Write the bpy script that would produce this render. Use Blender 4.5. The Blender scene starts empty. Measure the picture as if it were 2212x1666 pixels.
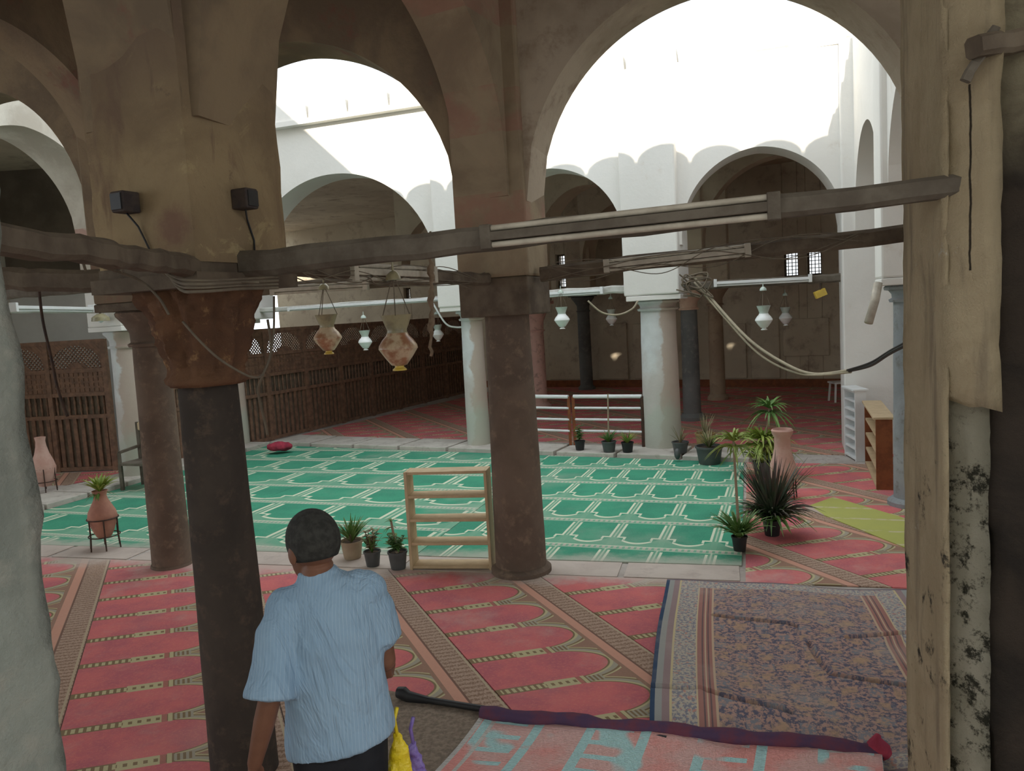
import bpy, bmesh, math, random
from mathutils import Vector, Matrix
random.seed(7)
PI = math.pi
SC = bpy.context.scene
COL = SC.collection

# ------------------------------------------------------------------ camera
F = 1672.0; H = 2.5; PITCH = math.radians(5.5); ROLL = math.radians(3.3)
fw = Vector((0, math.cos(PITCH), -math.sin(PITCH)))
u0 = Vector((0, math.sin(PITCH), math.cos(PITCH))); r0 = Vector((1, 0, 0))
CR = math.cos(ROLL)*r0 - math.sin(ROLL)*u0
CU = math.sin(ROLL)*r0 + math.cos(ROLL)*u0
EYE = Vector((0, 0, H))
cam = bpy.data.cameras.new('camera'); camo = bpy.data.objects.new('camera', cam); COL.objects.link(camo)
m = Matrix((CR, CU, -fw)).transposed().to_4x4(); m.translation = EYE
camo.matrix_world = m
cam.sensor_fit = 'HORIZONTAL'; cam.sensor_width = 36.0; cam.lens = F/2212*36.0; cam.clip_start = 0.05
SC.camera = camo

def ray(x, y): return fw + CR*((x-1106)/F) + CU*((833-y)/F)
def fl(x, y, z=0.0):                      # point at height z seen at (x, y)
    d = ray(x, y); return EYE + d*((z-H)/d.z)
def at(x, y, Y):                          # point at forward distance Y seen at (x, y)
    d = ray(x, y); return EYE + d*(Y/d.y)
def V(*a): return Vector(a)
def flat(v): return V(v.x, v.y, 0)
NB = math.radians(-24)
Nn = flat(at(514, 1500, 4.15)); NAX = V(math.cos(NB), math.sin(NB), 0); NAY = V(-NAX.y, NAX.x, 0)
def on_face(x, y, nrm, half=.34):         # the point of a pier face seen at (x, y)
    d = ray(x, y); p = Nn+nrm*half; return EYE+d*((p-EYE).dot(nrm)/d.dot(nrm))

# plan axes of the courtyard
CD = V(math.sin(math.radians(20)), math.cos(math.radians(20)), 0)
DD = V(CD.y, -CD.x, 0)
UP = V(0, 0, 1)

# ------------------------------------------------------------------ mesh builder
WORLD = {}
class MB:
    def __init__(s): s.v = []; s.f = []; s.uv = None
    def add(s, vs, fs):
        n = len(s.v); s.v += [Vector(p) for p in vs]; s.f += [tuple(i+n for i in f) for f in fs]; return s
    def obox(s, c, ax, ay, az):           # centre and three half-axis vectors
        c = Vector(c); vs = [c+ax*i+ay*j+az*k for k in (-1, 1) for j in (-1, 1) for i in (-1, 1)]
        fs = [(0, 2, 3, 1), (4, 5, 7, 6), (0, 1, 5, 4), (2, 6, 7, 3), (0, 4, 6, 2), (1, 3, 7, 5)]
        return s.add(vs, fs)
    def box(s, x0, x1, y0, y1, z0, z1):
        return s.obox(((x0+x1)/2, (y0+y1)/2, (z0+z1)/2), V((x1-x0)/2, 0, 0), V(0, (y1-y0)/2, 0), V(0, 0, (z1-z0)/2))
    def beam(s, a, b, w, h, w2=None, h2=None):   # box from a to b, cross-section w x h
        a = Vector(a); b = Vector(b); d = (b-a).normalized()
        up = UP if abs(d.z) < .95 else V(0, 1, 0)
        sx = d.cross(up).normalized(); sz = sx.cross(d)
        w2 = w if w2 is None else w2; h2 = h if h2 is None else h2
        vs = []
        for p, ww, hh in ((a, w, h), (b, w2, h2)):
            vs += [p-sx*ww/2-sz*hh/2, p+sx*ww/2-sz*hh/2, p+sx*ww/2+sz*hh/2, p-sx*ww/2+sz*hh/2]
        return s.add(vs, [(0, 1, 2, 3), (4, 7, 6, 5), (0, 4, 5, 1), (1, 5, 6, 2), (2, 6, 7, 3), (3, 7, 4, 0)])
    def log(s, a, b, w, h, w2, h2, n=14, wob=.012, seed=0):   # a rough hewn timber
        rnd = random.Random(seed); a = Vector(a); b = Vector(b); d = (b-a).normalized()
        sx = d.cross(UP).normalized(); sz = sx.cross(d); k = 8; vs = []
        for i in range(n+1):
            t = i/n; c = a.lerp(b, t) + sx*rnd.uniform(-wob, wob) + sz*rnd.uniform(-wob, wob)
            ww = w+(w2-w)*t; hh = h+(h2-h)*t
            for j in range(k):
                q = 2*PI*(j+.5)/k; cx = math.copysign(abs(math.cos(q))**.55, math.cos(q)); cz = math.copysign(abs(math.sin(q))**.55, math.sin(q))
                vs.append(c+sx*ww/2*cx*rnd.uniform(.95, 1.04)+sz*hh/2*cz*rnd.uniform(.95, 1.04))
        fs = [(i*k+j, i*k+(j+1) % k, (i+1)*k+(j+1) % k, (i+1)*k+j) for i in range(n) for j in range(k)]
        fs += [tuple(range(k))[::-1], tuple(n*k+j for j in range(k))]
        return s.add(vs, fs)
    def tube(s, pts, r, k=8, r2=None, cap=True):
        pts = [Vector(p) for p in pts]; n = len(pts)
        rs = r if isinstance(r, (list, tuple)) else [r+((r2-r)*i/(n-1) if r2 is not None else 0) for i in range(n)]
        ref = None; vs = []
        for i, p in enumerate(pts):
            d = (pts[min(i+1, n-1)]-pts[max(i-1, 0)]).normalized()
            if ref is None:
                ref = d.cross(UP) if abs(d.z) < .9 else d.cross(V(0, 1, 0))
            sx = (ref - d*ref.dot(d)).normalized(); ref = sx; sy = d.cross(sx)
            vs += [p+(sx*math.cos(2*PI*j/k)+sy*math.sin(2*PI*j/k))*rs[i] for j in range(k)]
        fs = [(i*k+j, i*k+(j+1) % k, (i+1)*k+(j+1) % k, (i+1)*k+j) for i in range(n-1) for j in range(k)]
        if cap: fs += [tuple(range(k))[::-1], tuple((n-1)*k+j for j in range(k))]
        return s.add(vs, fs)
    def lathe(s, c, prof, k=32, wob=0, seed=0, cap=True):       # prof: (radius, z)
        c = Vector(c); rnd = random.Random(seed); vs = []
        ph = [rnd.uniform(0, 6.28) for _ in range(4)]
        for r, z in prof:
            for j in range(k):
                q = 2*PI*j/k
                rr = r*(1+wob*(math.sin(3*q+ph[0]+z*2)+.6*math.sin(7*q+ph[1]+z*9)+.5*math.sin(5*q-z*5+ph[2])))
                vs.append(c+V(rr*math.cos(q), rr*math.sin(q), z))
        n = len(prof)
        fs = [(i*k+j, i*k+(j+1) % k, (i+1)*k+(j+1) % k, (i+1)*k+j) for i in range(n-1) for j in range(k)]
        if cap: fs += [tuple(range(k))[::-1], tuple((n-1)*k+j for j in range(k))]
        return s.add(vs, fs)
    def loft(s, rings, k=16):             # rings: (centre, ax, ay) ellipses, closed ends
        vs = []
        for c, ax, ay in rings:
            c = Vector(c); ax = Vector(ax); ay = Vector(ay)
            vs += [c+ax*math.cos(2*PI*j/k)+ay*math.sin(2*PI*j/k) for j in range(k)]
        n = len(rings)
        fs = [(i*k+j, i*k+(j+1) % k, (i+1)*k+(j+1) % k, (i+1)*k+j) for i in range(n-1) for j in range(k)]
        fs += [tuple(range(k))[::-1], tuple((n-1)*k+j for j in range(k))]
        return s.add(vs, fs)
    def limb(s, pts, rs, k=12):           # tapered tube with rounded ends
        pts = [Vector(p) for p in pts]; P = []; R_ = []
        d0 = (pts[0]-pts[1]).normalized(); d1 = (pts[-1]-pts[-2]).normalized()
        P += [pts[0]+d0*rs[0]*.95, pts[0]+d0*rs[0]*.7]; R_ += [rs[0]*.3, rs[0]*.72]
        P += pts; R_ += list(rs)
        P += [pts[-1]+d1*rs[-1]*.7, pts[-1]+d1*rs[-1]*.95]; R_ += [rs[-1]*.72, rs[-1]*.3]
        return s.tube(P, R_, k)
    def ball(s, c, rx, ry, rz, rot=None, k=20, n=12):
        c = Vector(c); vs = []
        for i in range(1, n):
            th = PI*i/n
            for j in range(k):
                q = 2*PI*j/k; p = V(rx*math.sin(th)*math.cos(q), ry*math.sin(th)*math.sin(q), -rz*math.cos(th))
                vs.append(c+(rot @ p if rot else p))
        m_ = n-1
        fs = [(i*k+j, i*k+(j+1) % k, (i+1)*k+(j+1) % k, (i+1)*k+j) for i in range(m_-1) for j in range(k)]
        lo = V(0, 0, -rz); hi = V(0, 0, rz)
        vs += [c+(rot @ lo if rot else lo), c+(rot @ hi if rot else hi)]
        a = m_*k
        fs += [(a, (j+1) % k, j) for j in range(k)] + [(a+1, (m_-1)*k+j, (m_-1)*k+(j+1) % k) for j in range(k)]
        return s.add(vs, fs)
    def prism(s, poly, z0, z1):           # poly: list of (x, y)
        n = len(poly)
        vs = [V(p[0], p[1], z0) for p in poly]+[V(p[0], p[1], z1) for p in poly]
        fs = [tuple(range(n))[::-1], tuple(range(n, 2*n))]+[(i, (i+1) % n, n+(i+1) % n, n+i) for i in range(n)]
        return s.add(vs, fs)
    def build(s, name, mat, parent=None, smooth=False, bevel=0, fix=True):
        off = WORLD[parent.name] if parent is not None else Vector((0, 0, 0))
        me = bpy.data.meshes.new(name); me.from_pydata([v-off for v in s.v], [], s.f)
        if fix:
            bm = bmesh.new(); bm.from_mesh(me); bmesh.ops.recalc_face_normals(bm, faces=bm.faces); bm.to_mesh(me); bm.free()
        if smooth:
            me.polygons.foreach_set('use_smooth', [True]*len(me.polygons))
            if smooth != 'all' and hasattr(me, 'set_sharp_from_angle'): me.set_sharp_from_angle(angle=math.radians(40))
        me.materials.append(mat)
        o = bpy.data.objects.new(name, me); COL.objects.link(o)
        if parent is not None: o.parent = parent
        WORLD[o.name] = off.copy()
        if bevel:
            b = o.modifiers.new('bevel', 'BEVEL'); b.width = bevel; b.segments = 2; b.limit_method = 'ANGLE'
        return o

def tag(o, label=None, cat=None, group=None, kind=None):
    if label: o['label'] = label
    if cat: o['category'] = cat
    if group: o['group'] = group
    if kind: o['kind'] = kind
    return o
def thing(name, loc, label, cat, group=None):
    o = bpy.data.objects.new(name, None); COL.objects.link(o); o.location = loc; o.empty_display_size = .1
    WORLD[o.name] = Vector(loc); return tag(o, label, cat, group)
def struct(mb, name, mat, **kw):
    return tag(mb.build(name, mat, **kw), kind='structure')
def copy_tree(o, parent=None):
    c = o.copy(); COL.objects.link(c)
    if parent is not None: c.parent = parent
    for ch in list(o.children): copy_tree(ch, c)
    return c

# ------------------------------------------------------------------ materials
class X:                                  # a socket with arithmetic
    def __init__(s, nt, k): s.nt = nt; s.k = k
    def _m(s, op, o=None, rev=False, o2=None):
        n = s.nt.nodes.new('ShaderNodeMath'); n.operation = op
        for i, q in enumerate([o, s] if rev else [s, o, o2] if o2 is not None else [s, o]):
            if q is None: continue
            if isinstance(q, X): s.nt.links.new(q.k, n.inputs[i])
            else: n.inputs[i].default_value = q
        return X(s.nt, n.outputs[0])
    def __add__(s, o): return s._m('ADD', o)
    __radd__ = __add__
    def __sub__(s, o): return s._m('SUBTRACT', o)
    def __rsub__(s, o): return s._m('SUBTRACT', o, True)
    def __mul__(s, o): return s._m('MULTIPLY', o)
    __rmul__ = __mul__
    def __truediv__(s, o): return s._m('DIVIDE', o)
    def __lt__(s, o): return s._m('LESS_THAN', o)
    def __gt__(s, o): return s._m('GREATER_THAN', o)
    def fr(s): return s._m('FRACT')
    def floor(s): return s._m('FLOOR')
    def abs(s): return s._m('ABSOLUTE')
    def sqrt(s): return s._m('SQRT')
    def max(s, o): return s._m('MAXIMUM', o)
    def min(s, o): return s._m('MINIMUM', o)
    def sin(s): return s._m('SINE')
    def pow(s, o): return s._m('POWER', o)
    def between(s, a, b): return (s > a)*(s < b)
class NM:
    def __init__(s, name, rough=.9, spec=.2):
        s.m = bpy.data.materials.new(name); s.m.use_nodes = True; s.nt = s.m.node_tree
        s.b = s.nt.nodes['Principled BSDF']; s.b.inputs['Roughness'].default_value = rough
        s.b.inputs['Specular IOR Level'].default_value = spec
        s.co = None
    def pos(s, obj=False):
        if obj: n = s.nt.nodes.new('ShaderNodeTexCoord'); k = n.outputs['Object']
        else: n = s.nt.nodes.new('ShaderNodeNewGeometry'); k = n.outputs['Position']
        s.co = k
        q = s.nt.nodes.new('ShaderNodeSeparateXYZ'); s.nt.links.new(k, q.inputs[0])
        return [X(s.nt, q.outputs[i]) for i in range(3)]
    def vec(s, x, y, z=0.0):
        n = s.nt.nodes.new('ShaderNodeCombineXYZ')
        for i, q in enumerate((x, y, z)):
            if isinstance(q, X): s.nt.links.new(q.k, n.inputs[i])
            else: n.inputs[i].default_value = q
        return n.outputs[0]
    def noise(s, scale, detail=4, vec=None, rough=.6, dist=0):
        n = s.nt.nodes.new('ShaderNodeTexNoise'); n.inputs['Scale'].default_value = scale
        n.inputs['Detail'].default_value = detail; n.inputs['Roughness'].default_value = rough; n.inputs['Distortion'].default_value = dist
        k = vec if vec is not None else s.co
        if k is not None: s.nt.links.new(k, n.inputs['Vector'])
        return X(s.nt, n.outputs['Fac'])
    def vor(s, scale, vec=None, feat='F1'):
        n = s.nt.nodes.new('ShaderNodeTexVoronoi'); n.inputs['Scale'].default_value = scale; n.feature = feat
        k = vec if vec is not None else s.co
        if k is not None: s.nt.links.new(k, n.inputs['Vector'])
        return X(s.nt, n.outputs['Distance']), n.outputs['Color']
    def ramp(s, x, a, b):                 # smooth 0..1 between a and b
        n = s.nt.nodes.new('ShaderNodeMapRange'); n.interpolation_type = 'SMOOTHSTEP'
        s.nt.links.new(x.k, n.inputs['Value']); n.inputs['From Min'].default_value = a; n.inputs['From Max'].default_value = b
        return X(s.nt, n.outputs['Result'])
    def mix(s, a, b, f):
        n = s.nt.nodes.new('ShaderNodeMix'); n.data_type = 'RGBA'
        for q, i in ((a, 6), (b, 7)):
            if isinstance(q, tuple): n.inputs[i].default_value = (*q, 1)
            else: s.nt.links.new(q, n.inputs[i])
        if isinstance(f, X): s.nt.links.new(f.k, n.inputs[0])
        else: n.inputs[0].default_value = f
        return n.outputs[2]
    def mul(s, a, x):                     # colour times value
        n = s.nt.nodes.new('ShaderNodeVectorMath'); n.operation = 'SCALE'
        if isinstance(a, tuple): n.inputs[0].default_value = a
        else: s.nt.links.new(a, n.inputs[0])
        s.nt.links.new(x.k, n.inputs['Scale']); return n.outputs[0]
    def out(s, col, bump=None, dist=.01, strength=.6):
        if isinstance(col, tuple): s.b.inputs['Base Color'].default_value = (*col, 1)
        else: s.nt.links.new(col, s.b.inputs['Base Color'])
        if bump is not None:
            n = s.nt.nodes.new('ShaderNodeBump'); n.inputs['Distance'].default_value = dist; n.inputs['Strength'].default_value = strength
            s.nt.links.new(bump.k, n.inputs['Height']); s.nt.links.new(n.outputs[0], s.b.inputs['Normal'])
        return s.m
def simple(name, c, c2=None, scale=6, rough=.8, bump=.004, obj=False, metal=0, spec=.2, bs=30):
    n = NM(name, rough, spec); n.pos(obj); n.b.inputs['Metallic'].default_value = metal
    c2 = c2 or tuple(q*.75 for q in c)
    f = n.ramp(n.noise(scale, 5), .35, .65)
    return n.out(n.mix(c, c2, f), n.noise(bs, 4) if bump else None, bump or .01)
def plaster(name, c, c2, c3, s1=1.1, s2=5, lo=.52, hi=.68, bump=.012, streak=0):
    n = NM(name, .95, .1); x, y, z = n.pos()
    base = n.mix(c, c2, n.ramp(n.noise(s1, 6, dist=.4), .38, .62))
    base = n.mix(base, c3, n.ramp(n.noise(s2, 7, rough=.7), lo, hi))
    if streak:
        v = n.vec(x*7, y*7, z*.7); base = n.mix(base, c3, n.ramp(n.noise(1, 4, v), .5, .75)*streak)
    return n.out(base, n.noise(14, 8, rough=.65), bump)

M = {}
M['plaster_brown'] = plaster('brown stained plaster', (.30, .225, .145), (.20, .15, .105), (.23, .13, .095), 1.3, 2.6, .55, .7)
M['plaster_white'] = plaster('whitewash', (.80, .78, .74), (.74, .72, .68), (.66, .60, .53), .5, 2.5, .6, .8, .006)
M['plaster_tan'] = plaster('tan plaster', (.47, .39, .30), (.38, .31, .235), (.30, .23, .17), 1.1, 3, .5, .72, .01)
M['plaster_cream'] = plaster('cream plaster', (.74, .70, .62), (.66, .61, .53), (.52, .46, .38), .8, 3, .55, .75, .008)
M['plaster_hall'] = plaster('hall plaster', (.60, .53, .41), (.50, .43, .33), (.38, .31, .24), .6, 2.2, .5, .7, .006)
M['stone_floor'] = plaster('worn stone floor', (.52, .47, .43), (.42, .37, .33), (.33, .28, .25), 1.6, 7, .5, .68, .006)
M['kerb'] = plaster('kerb stone', (.60, .56, .50), (.50, .46, .41), (.40, .36, .31), 1.8, 6, .5, .7, .01)
M['kerb_dusty'] = plaster('dusty worn kerb', (.57, .49, .43), (.50, .42, .37), (.42, .35, .31), 1.4, 4, .5, .75, .004)
M['stone_dark'] = plaster('dark brown stone', (.185, .137, .105), (.135, .10, .078), (.23, .165, .12), 1.5, 9, .5, .7, .01)
M['stone_black'] = plaster('blackened brown stone', (.082, .066, .054), (.058, .048, .041), (.115, .085, .065), 1.5, 9, .5, .7, .01)
M['stone_cap'] = plaster('crumbling red brown stone', (.20, .105, .06), (.13, .07, .045), (.34, .2, .10), 3, 9, .55, .68, .05)
M['wood_dark'] = simple('dark old timber', (.10, .075, .055), (.16, .125, .09), 5, .85, .006)
M['wood_grey'] = simple('grey old timber', (.17, .145, .115), (.11, .09, .07), 5, .85, .006)
M['wood_white'] = simple('white painted timber', (.62, .62, .58), (.45, .43, .39), 4, .7, .004)
M['wood_screen'] = simple('screen brown wood', (.25, .145, .095), (.165, .10, .07), 9, .6, .003)
M['wood_light'] = simple('pale pine', (.60, .46, .29), (.52, .39, .24), 8, .6, .002)
M['wood_red'] = simple('red brown wood', (.27, .095, .04), (.19, .065, .03), 8, .5, .002)
M['white'] = simple('white enamel', (.80, .82, .82), (.74, .75, .74), 3, .4, 0, spec=.5)
M['dusty_white'] = simple('dusty cream enamel', (.55, .50, .41), (.42, .37, .30), 9, .6, .001, spec=.3)
M['tube'] = simple('tube glass', (.86, .9, .92), (.82, .86, .88), 3, .25, 0, spec=.5)
M['black'] = simple('black plastic', (.018, .018, .02), (.028, .027, .027), 6, .5, 0, spec=.4)
M['iron'] = simple('dark iron', (.05, .035, .03), (.09, .05, .035), 14, .6, .001)
M['cable_brown'] = simple('dusty cable', (.20, .165, .12), (.15, .12, .09), 8, .8, 0)
M['cable_tan'] = simple('tan cable', (.42, .36, .26), (.36, .31, .23), 8, .8, 0)
M['terracotta'] = simple('terracotta', (.50, .25, .18), (.42, .20, .15), 7, .8, .003, obj=True)
M['terracotta_pink'] = simple('pale pink terracotta', (.62, .40, .34), (.56, .33, .27), 7, .8, .003, obj=True)
M['soil'] = simple('potting soil', (.06, .04, .03), (.10, .07, .05), 20, .95, .01)
M['leaf'] = simple('green leaf', (.09, .19, .05), (.15, .26, .06), 5, .5, 0, spec=.4)
M['leaf_yellow'] = simple('yellow green leaf', (.24, .34, .06), (.33, .38, .08), 5, .5, 0, spec=.4)
M['leaf_dark'] = simple('dark leaf', (.05, .085, .045), (.10, .07, .06), 5, .5, 0, spec=.4)
M['leaf_dry'] = simple('dry leaf', (.32, .27, .16), (.22, .2, .11), 6, .7, 0)
M['pot_grey'] = simple('grey plastic pot', (.10, .105, .105), (.075, .08, .08), 6, .5, 0, spec=.4)
M['pot_beige'] = simple('beige pot', (.42, .33, .23), (.35, .27, .19), 6, .8, .002)
M['pot_tan'] = simple('tan pot', (.40, .28, .13), (.32, .22, .1), 6, .7, .002)
M['speaker'] = simple('dusty dark loudspeaker', (.055, .045, .045), (.085, .065, .055), 14, .8, .003)
M['skin'] = simple('brown skin', (.19, .085, .05), (.165, .072, .042), 9, .55, .001, obj=True, spec=.3)
M['hair'] = simple('short dark hair', (.028, .027, .023), (.05, .048, .042), 40, .8, .006, obj=True, bs=180)
M['trouser'] = simple('black cloth', (.012, .012, .015), (.02, .02, .023), 6, .9, .003, obj=True)
M['shoe'] = simple('dark leather', (.03, .02, .015), (.02, .015, .012), 6, .5, 0)
M['yellow_bag'] = simple('yellow plastic bag', (.86, .66, .02), (.72, .52, .02), 14, .35, .01, obj=True, spec=.5)
M['purple_bag'] = simple('purple plastic bag', (.17, .10, .42), (.26, .19, .5), 14, .35, .01, obj=True, spec=.5)
M['cloth_rag'] = simple('dusty brown rag', (.26, .19, .13), (.17, .12, .08), 12, .95, .01)
M['red_cloth'] = simple('red cloth bundle', (.42, .05, .08), (.30, .04, .07), 9, .9, .01)

def plaster_ablaq():                      # brown plaster with faded red courses
    n = NM('plaster with faded red courses', .95, .1); x, y, z = n.pos()
    base = n.mix((.35, .275, .185), (.25, .19, .13), n.ramp(n.noise(1.4, 6, dist=.4), .38, .62))
    st = (z*1.15+.35).fr().between(.0, .42)*n.ramp(n.noise(3, 5), .36, .6)
    base = n.mix(base, (.34, .17, .13), st*.6)
    return n.out(base, n.noise(14, 8, rough=.65), .012)
M['plaster_ablaq'] = plaster_ablaq()
def plaster_pier():                       # the near pier: stains and one round reddish patch
    n = NM('stained pier plaster', .95, .1); x, y, z = n.pos()
    base = n.mix((.36, .27, .16), (.26, .19, .115), n.ramp(n.noise(1.7, 6, dist=.6), .38, .62))
    v = n.vec(x*4, y*4, z*1.2); base = n.mix(base, (.22, .15, .10), n.ramp(n.noise(1, 6, v, dist=.8), .54, .68))
    c = on_face(372, 490, -NAY)
    q = ((x-c.x)*(x-c.x)+(y-c.y)*(y-c.y)+(z-c.z)*(z-c.z)).sqrt()+n.noise(16, 6, rough=.7)*.16
    base = n.mix(base, (.21, .12, .09), (1-n.ramp(q, .12, .22))*.8)
    base = n.mix(base, (.46, .36, .20), n.ramp(n.noise(3.4, 7, rough=.7, dist=1), .57, .66)*.6)
    base = n.mix(base, (.15, .10, .075), n.ramp(n.noise(5.5, 8, rough=.75), .60, .70)*.6)
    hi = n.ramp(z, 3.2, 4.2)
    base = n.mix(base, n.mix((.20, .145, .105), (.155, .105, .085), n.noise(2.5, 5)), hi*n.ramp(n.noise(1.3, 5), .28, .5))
    return n.out(base, n.noise(16, 8, rough=.7), .016)
M['plaster_pier'] = plaster_pier()
def plaster_white_ablaq():                # whitewashed arch with red courses
    n = NM('whitewash with red courses', .95, .1); x, y, z = n.pos()
    base = n.mix((.70, .66, .58), (.52, .47, .40), n.ramp(n.noise(1.2, 6, dist=.4), .38, .62))
    st = (z*1.5+.1).fr().between(.0, .45)*n.ramp(n.noise(4, 5), .35, .55)*(z < 4.45)
    return n.out(n.mix(base, (.45, .24, .2), st*.7), n.noise(14, 7), .01)
M['plaster_white_ablaq'] = plaster_white_ablaq()
def shaded_top():                               # whitewash below, the hall's upper gloom painted dark above
    n = NM('whitewash with painted shade above', .95, .1); x, y, z = n.pos()
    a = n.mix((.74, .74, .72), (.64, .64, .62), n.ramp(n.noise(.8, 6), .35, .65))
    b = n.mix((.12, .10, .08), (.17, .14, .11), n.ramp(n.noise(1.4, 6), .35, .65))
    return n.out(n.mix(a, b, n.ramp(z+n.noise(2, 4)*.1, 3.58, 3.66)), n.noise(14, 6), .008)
M['plaster_shaded_top'] = shaded_top()
def rubble(crack=None, along=None):       # rough flaking plaster of the near jambs
    n = NM('flaking plaster', .95, .1); x, y, z = n.pos()
    base = n.mix((.56, .455, .30), (.46, .365, .235), n.ramp(n.noise(2.0, 7, dist=.8), .36, .64))
    v = n.vec(x*9, y*9, z*1.1); base = n.mix(base, (.30, .24, .17), n.ramp(n.noise(1, 6, v), .5, .7)*.8)
    d = n.ramp(n.noise(4.5, 8, rough=.75), .56, .66)*n.ramp(z, 2.3, 1.6)
    base = n.mix(base, (.055, .05, .04), d)
    base = n.mix(base, (.66, .64, .56), n.ramp(n.noise(7, 8, rough=.75), .62, .72)*.8)
    if crack is not None:
        q = ((x-crack.x)*along.x+(y-crack.y)*along.y+n.noise(5, 5)*.02-.01).abs()
        base = n.mix(base, (.05, .04, .03), (1-n.ramp(q, .002, .006))*z.between(2.55, 3.2))
    return n.out(base, n.noise(13, 9, rough=.7), .035, 1)
M['rubble'] = rubble()
def rubble_outer():  # dark stone with pale flecks below, paler plaster above
    n = NM('dark stone and plaster', .95, .1); x, y, z = n.pos()
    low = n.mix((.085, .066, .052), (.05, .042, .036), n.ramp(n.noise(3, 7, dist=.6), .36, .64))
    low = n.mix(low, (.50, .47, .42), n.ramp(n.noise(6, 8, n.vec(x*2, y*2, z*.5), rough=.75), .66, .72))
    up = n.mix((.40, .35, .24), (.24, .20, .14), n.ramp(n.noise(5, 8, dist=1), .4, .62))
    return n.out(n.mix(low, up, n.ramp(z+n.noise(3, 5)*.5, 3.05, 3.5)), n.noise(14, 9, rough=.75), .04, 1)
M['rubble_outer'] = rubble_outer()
def rubble_panel():
    n = NM('grey mouldy plaster', .95, .1); x, y, z = n.pos()
    base = n.mix((.40, .37, .28), (.50, .46, .36), n.ramp(n.noise(3, 7, dist=.6), .36, .64))
    d = n.ramp(n.noise(9, 9, rough=.8), .50, .60)*n.ramp(z, 2.2, 1.8)
    base = n.mix(base, (.05, .048, .035), d)
    base = n.mix(base, (.72, .70, .62), n.ramp(n.noise(12, 8, rough=.8), .63, .7)*n.ramp(z, 2.1, 1.5))
    return n.out(base, n.noise(18, 9, rough=.75), .03, 1)
M['rubble_panel'] = rubble_panel()
M['jamb_grey'] = plaster('grey green weathered stone', (.27, .28, .24), (.20, .21, .18), (.32, .305, .255), 2.2, 5, .5, .7, .03, .5)
def white_column():                       # whitewash above, bare brownish stone below
    n = NM('whitewashed column', .9, .15); x, y, z = n.pos(True)
    base = n.mix((.70, .72, .72), (.60, .61, .61), n.ramp(n.noise(2, 6), .35, .65))
    f = n.ramp(z+n.noise(1.6, 5)*1.6-.8, 1.75, 1.25)
    stone = n.mix((.53, .42, .35), (.44, .345, .285), n.noise(5, 5))
    base = n.mix(base, stone, f*.5)
    pe = n.ramp(x*4+n.noise(2.2, 6)*1.8-.9-(z-1.0)*.25, -.35, -.15)
    base = n.mix(base, stone, pe*.9)
    g = n.ramp(z+n.noise(2.6, 5)*1.2-.6, 1.0, .6)
    return n.out(n.mix(base, (.45, .50, .42), g*.6), n.noise(18, 6), .008)
M['column_white'] = white_column()
M['column_pink'] = plaster('pink stone', (.66, .43, .37), (.60, .39, .34), (.36, .25, .21), 2, 7, .5, .7, .005)
M['column_grey'] = plaster('dark grey stone', (.17, .175, .17), (.13, .135, .13), (.22, .21, .2), 1.2, 7, .5, .7, .005)
M['column_tan'] = plaster('tan stone', (.40, .31, .22), (.33, .25, .18), (.28, .2, .15), 1.2, 7, .5, .7, .005)
M['column_pale'] = plaster('pale broken stone', (.66, .50, .38), (.55, .38, .29), (.40, .3, .22), 2.2, 7, .5, .7, .02)
M['column_bluegrey'] = plaster('blue grey stone', (.34, .36, .37), (.26, .28, .29), (.2, .2, .19), 1.4, 9, .5, .7, .01)

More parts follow.
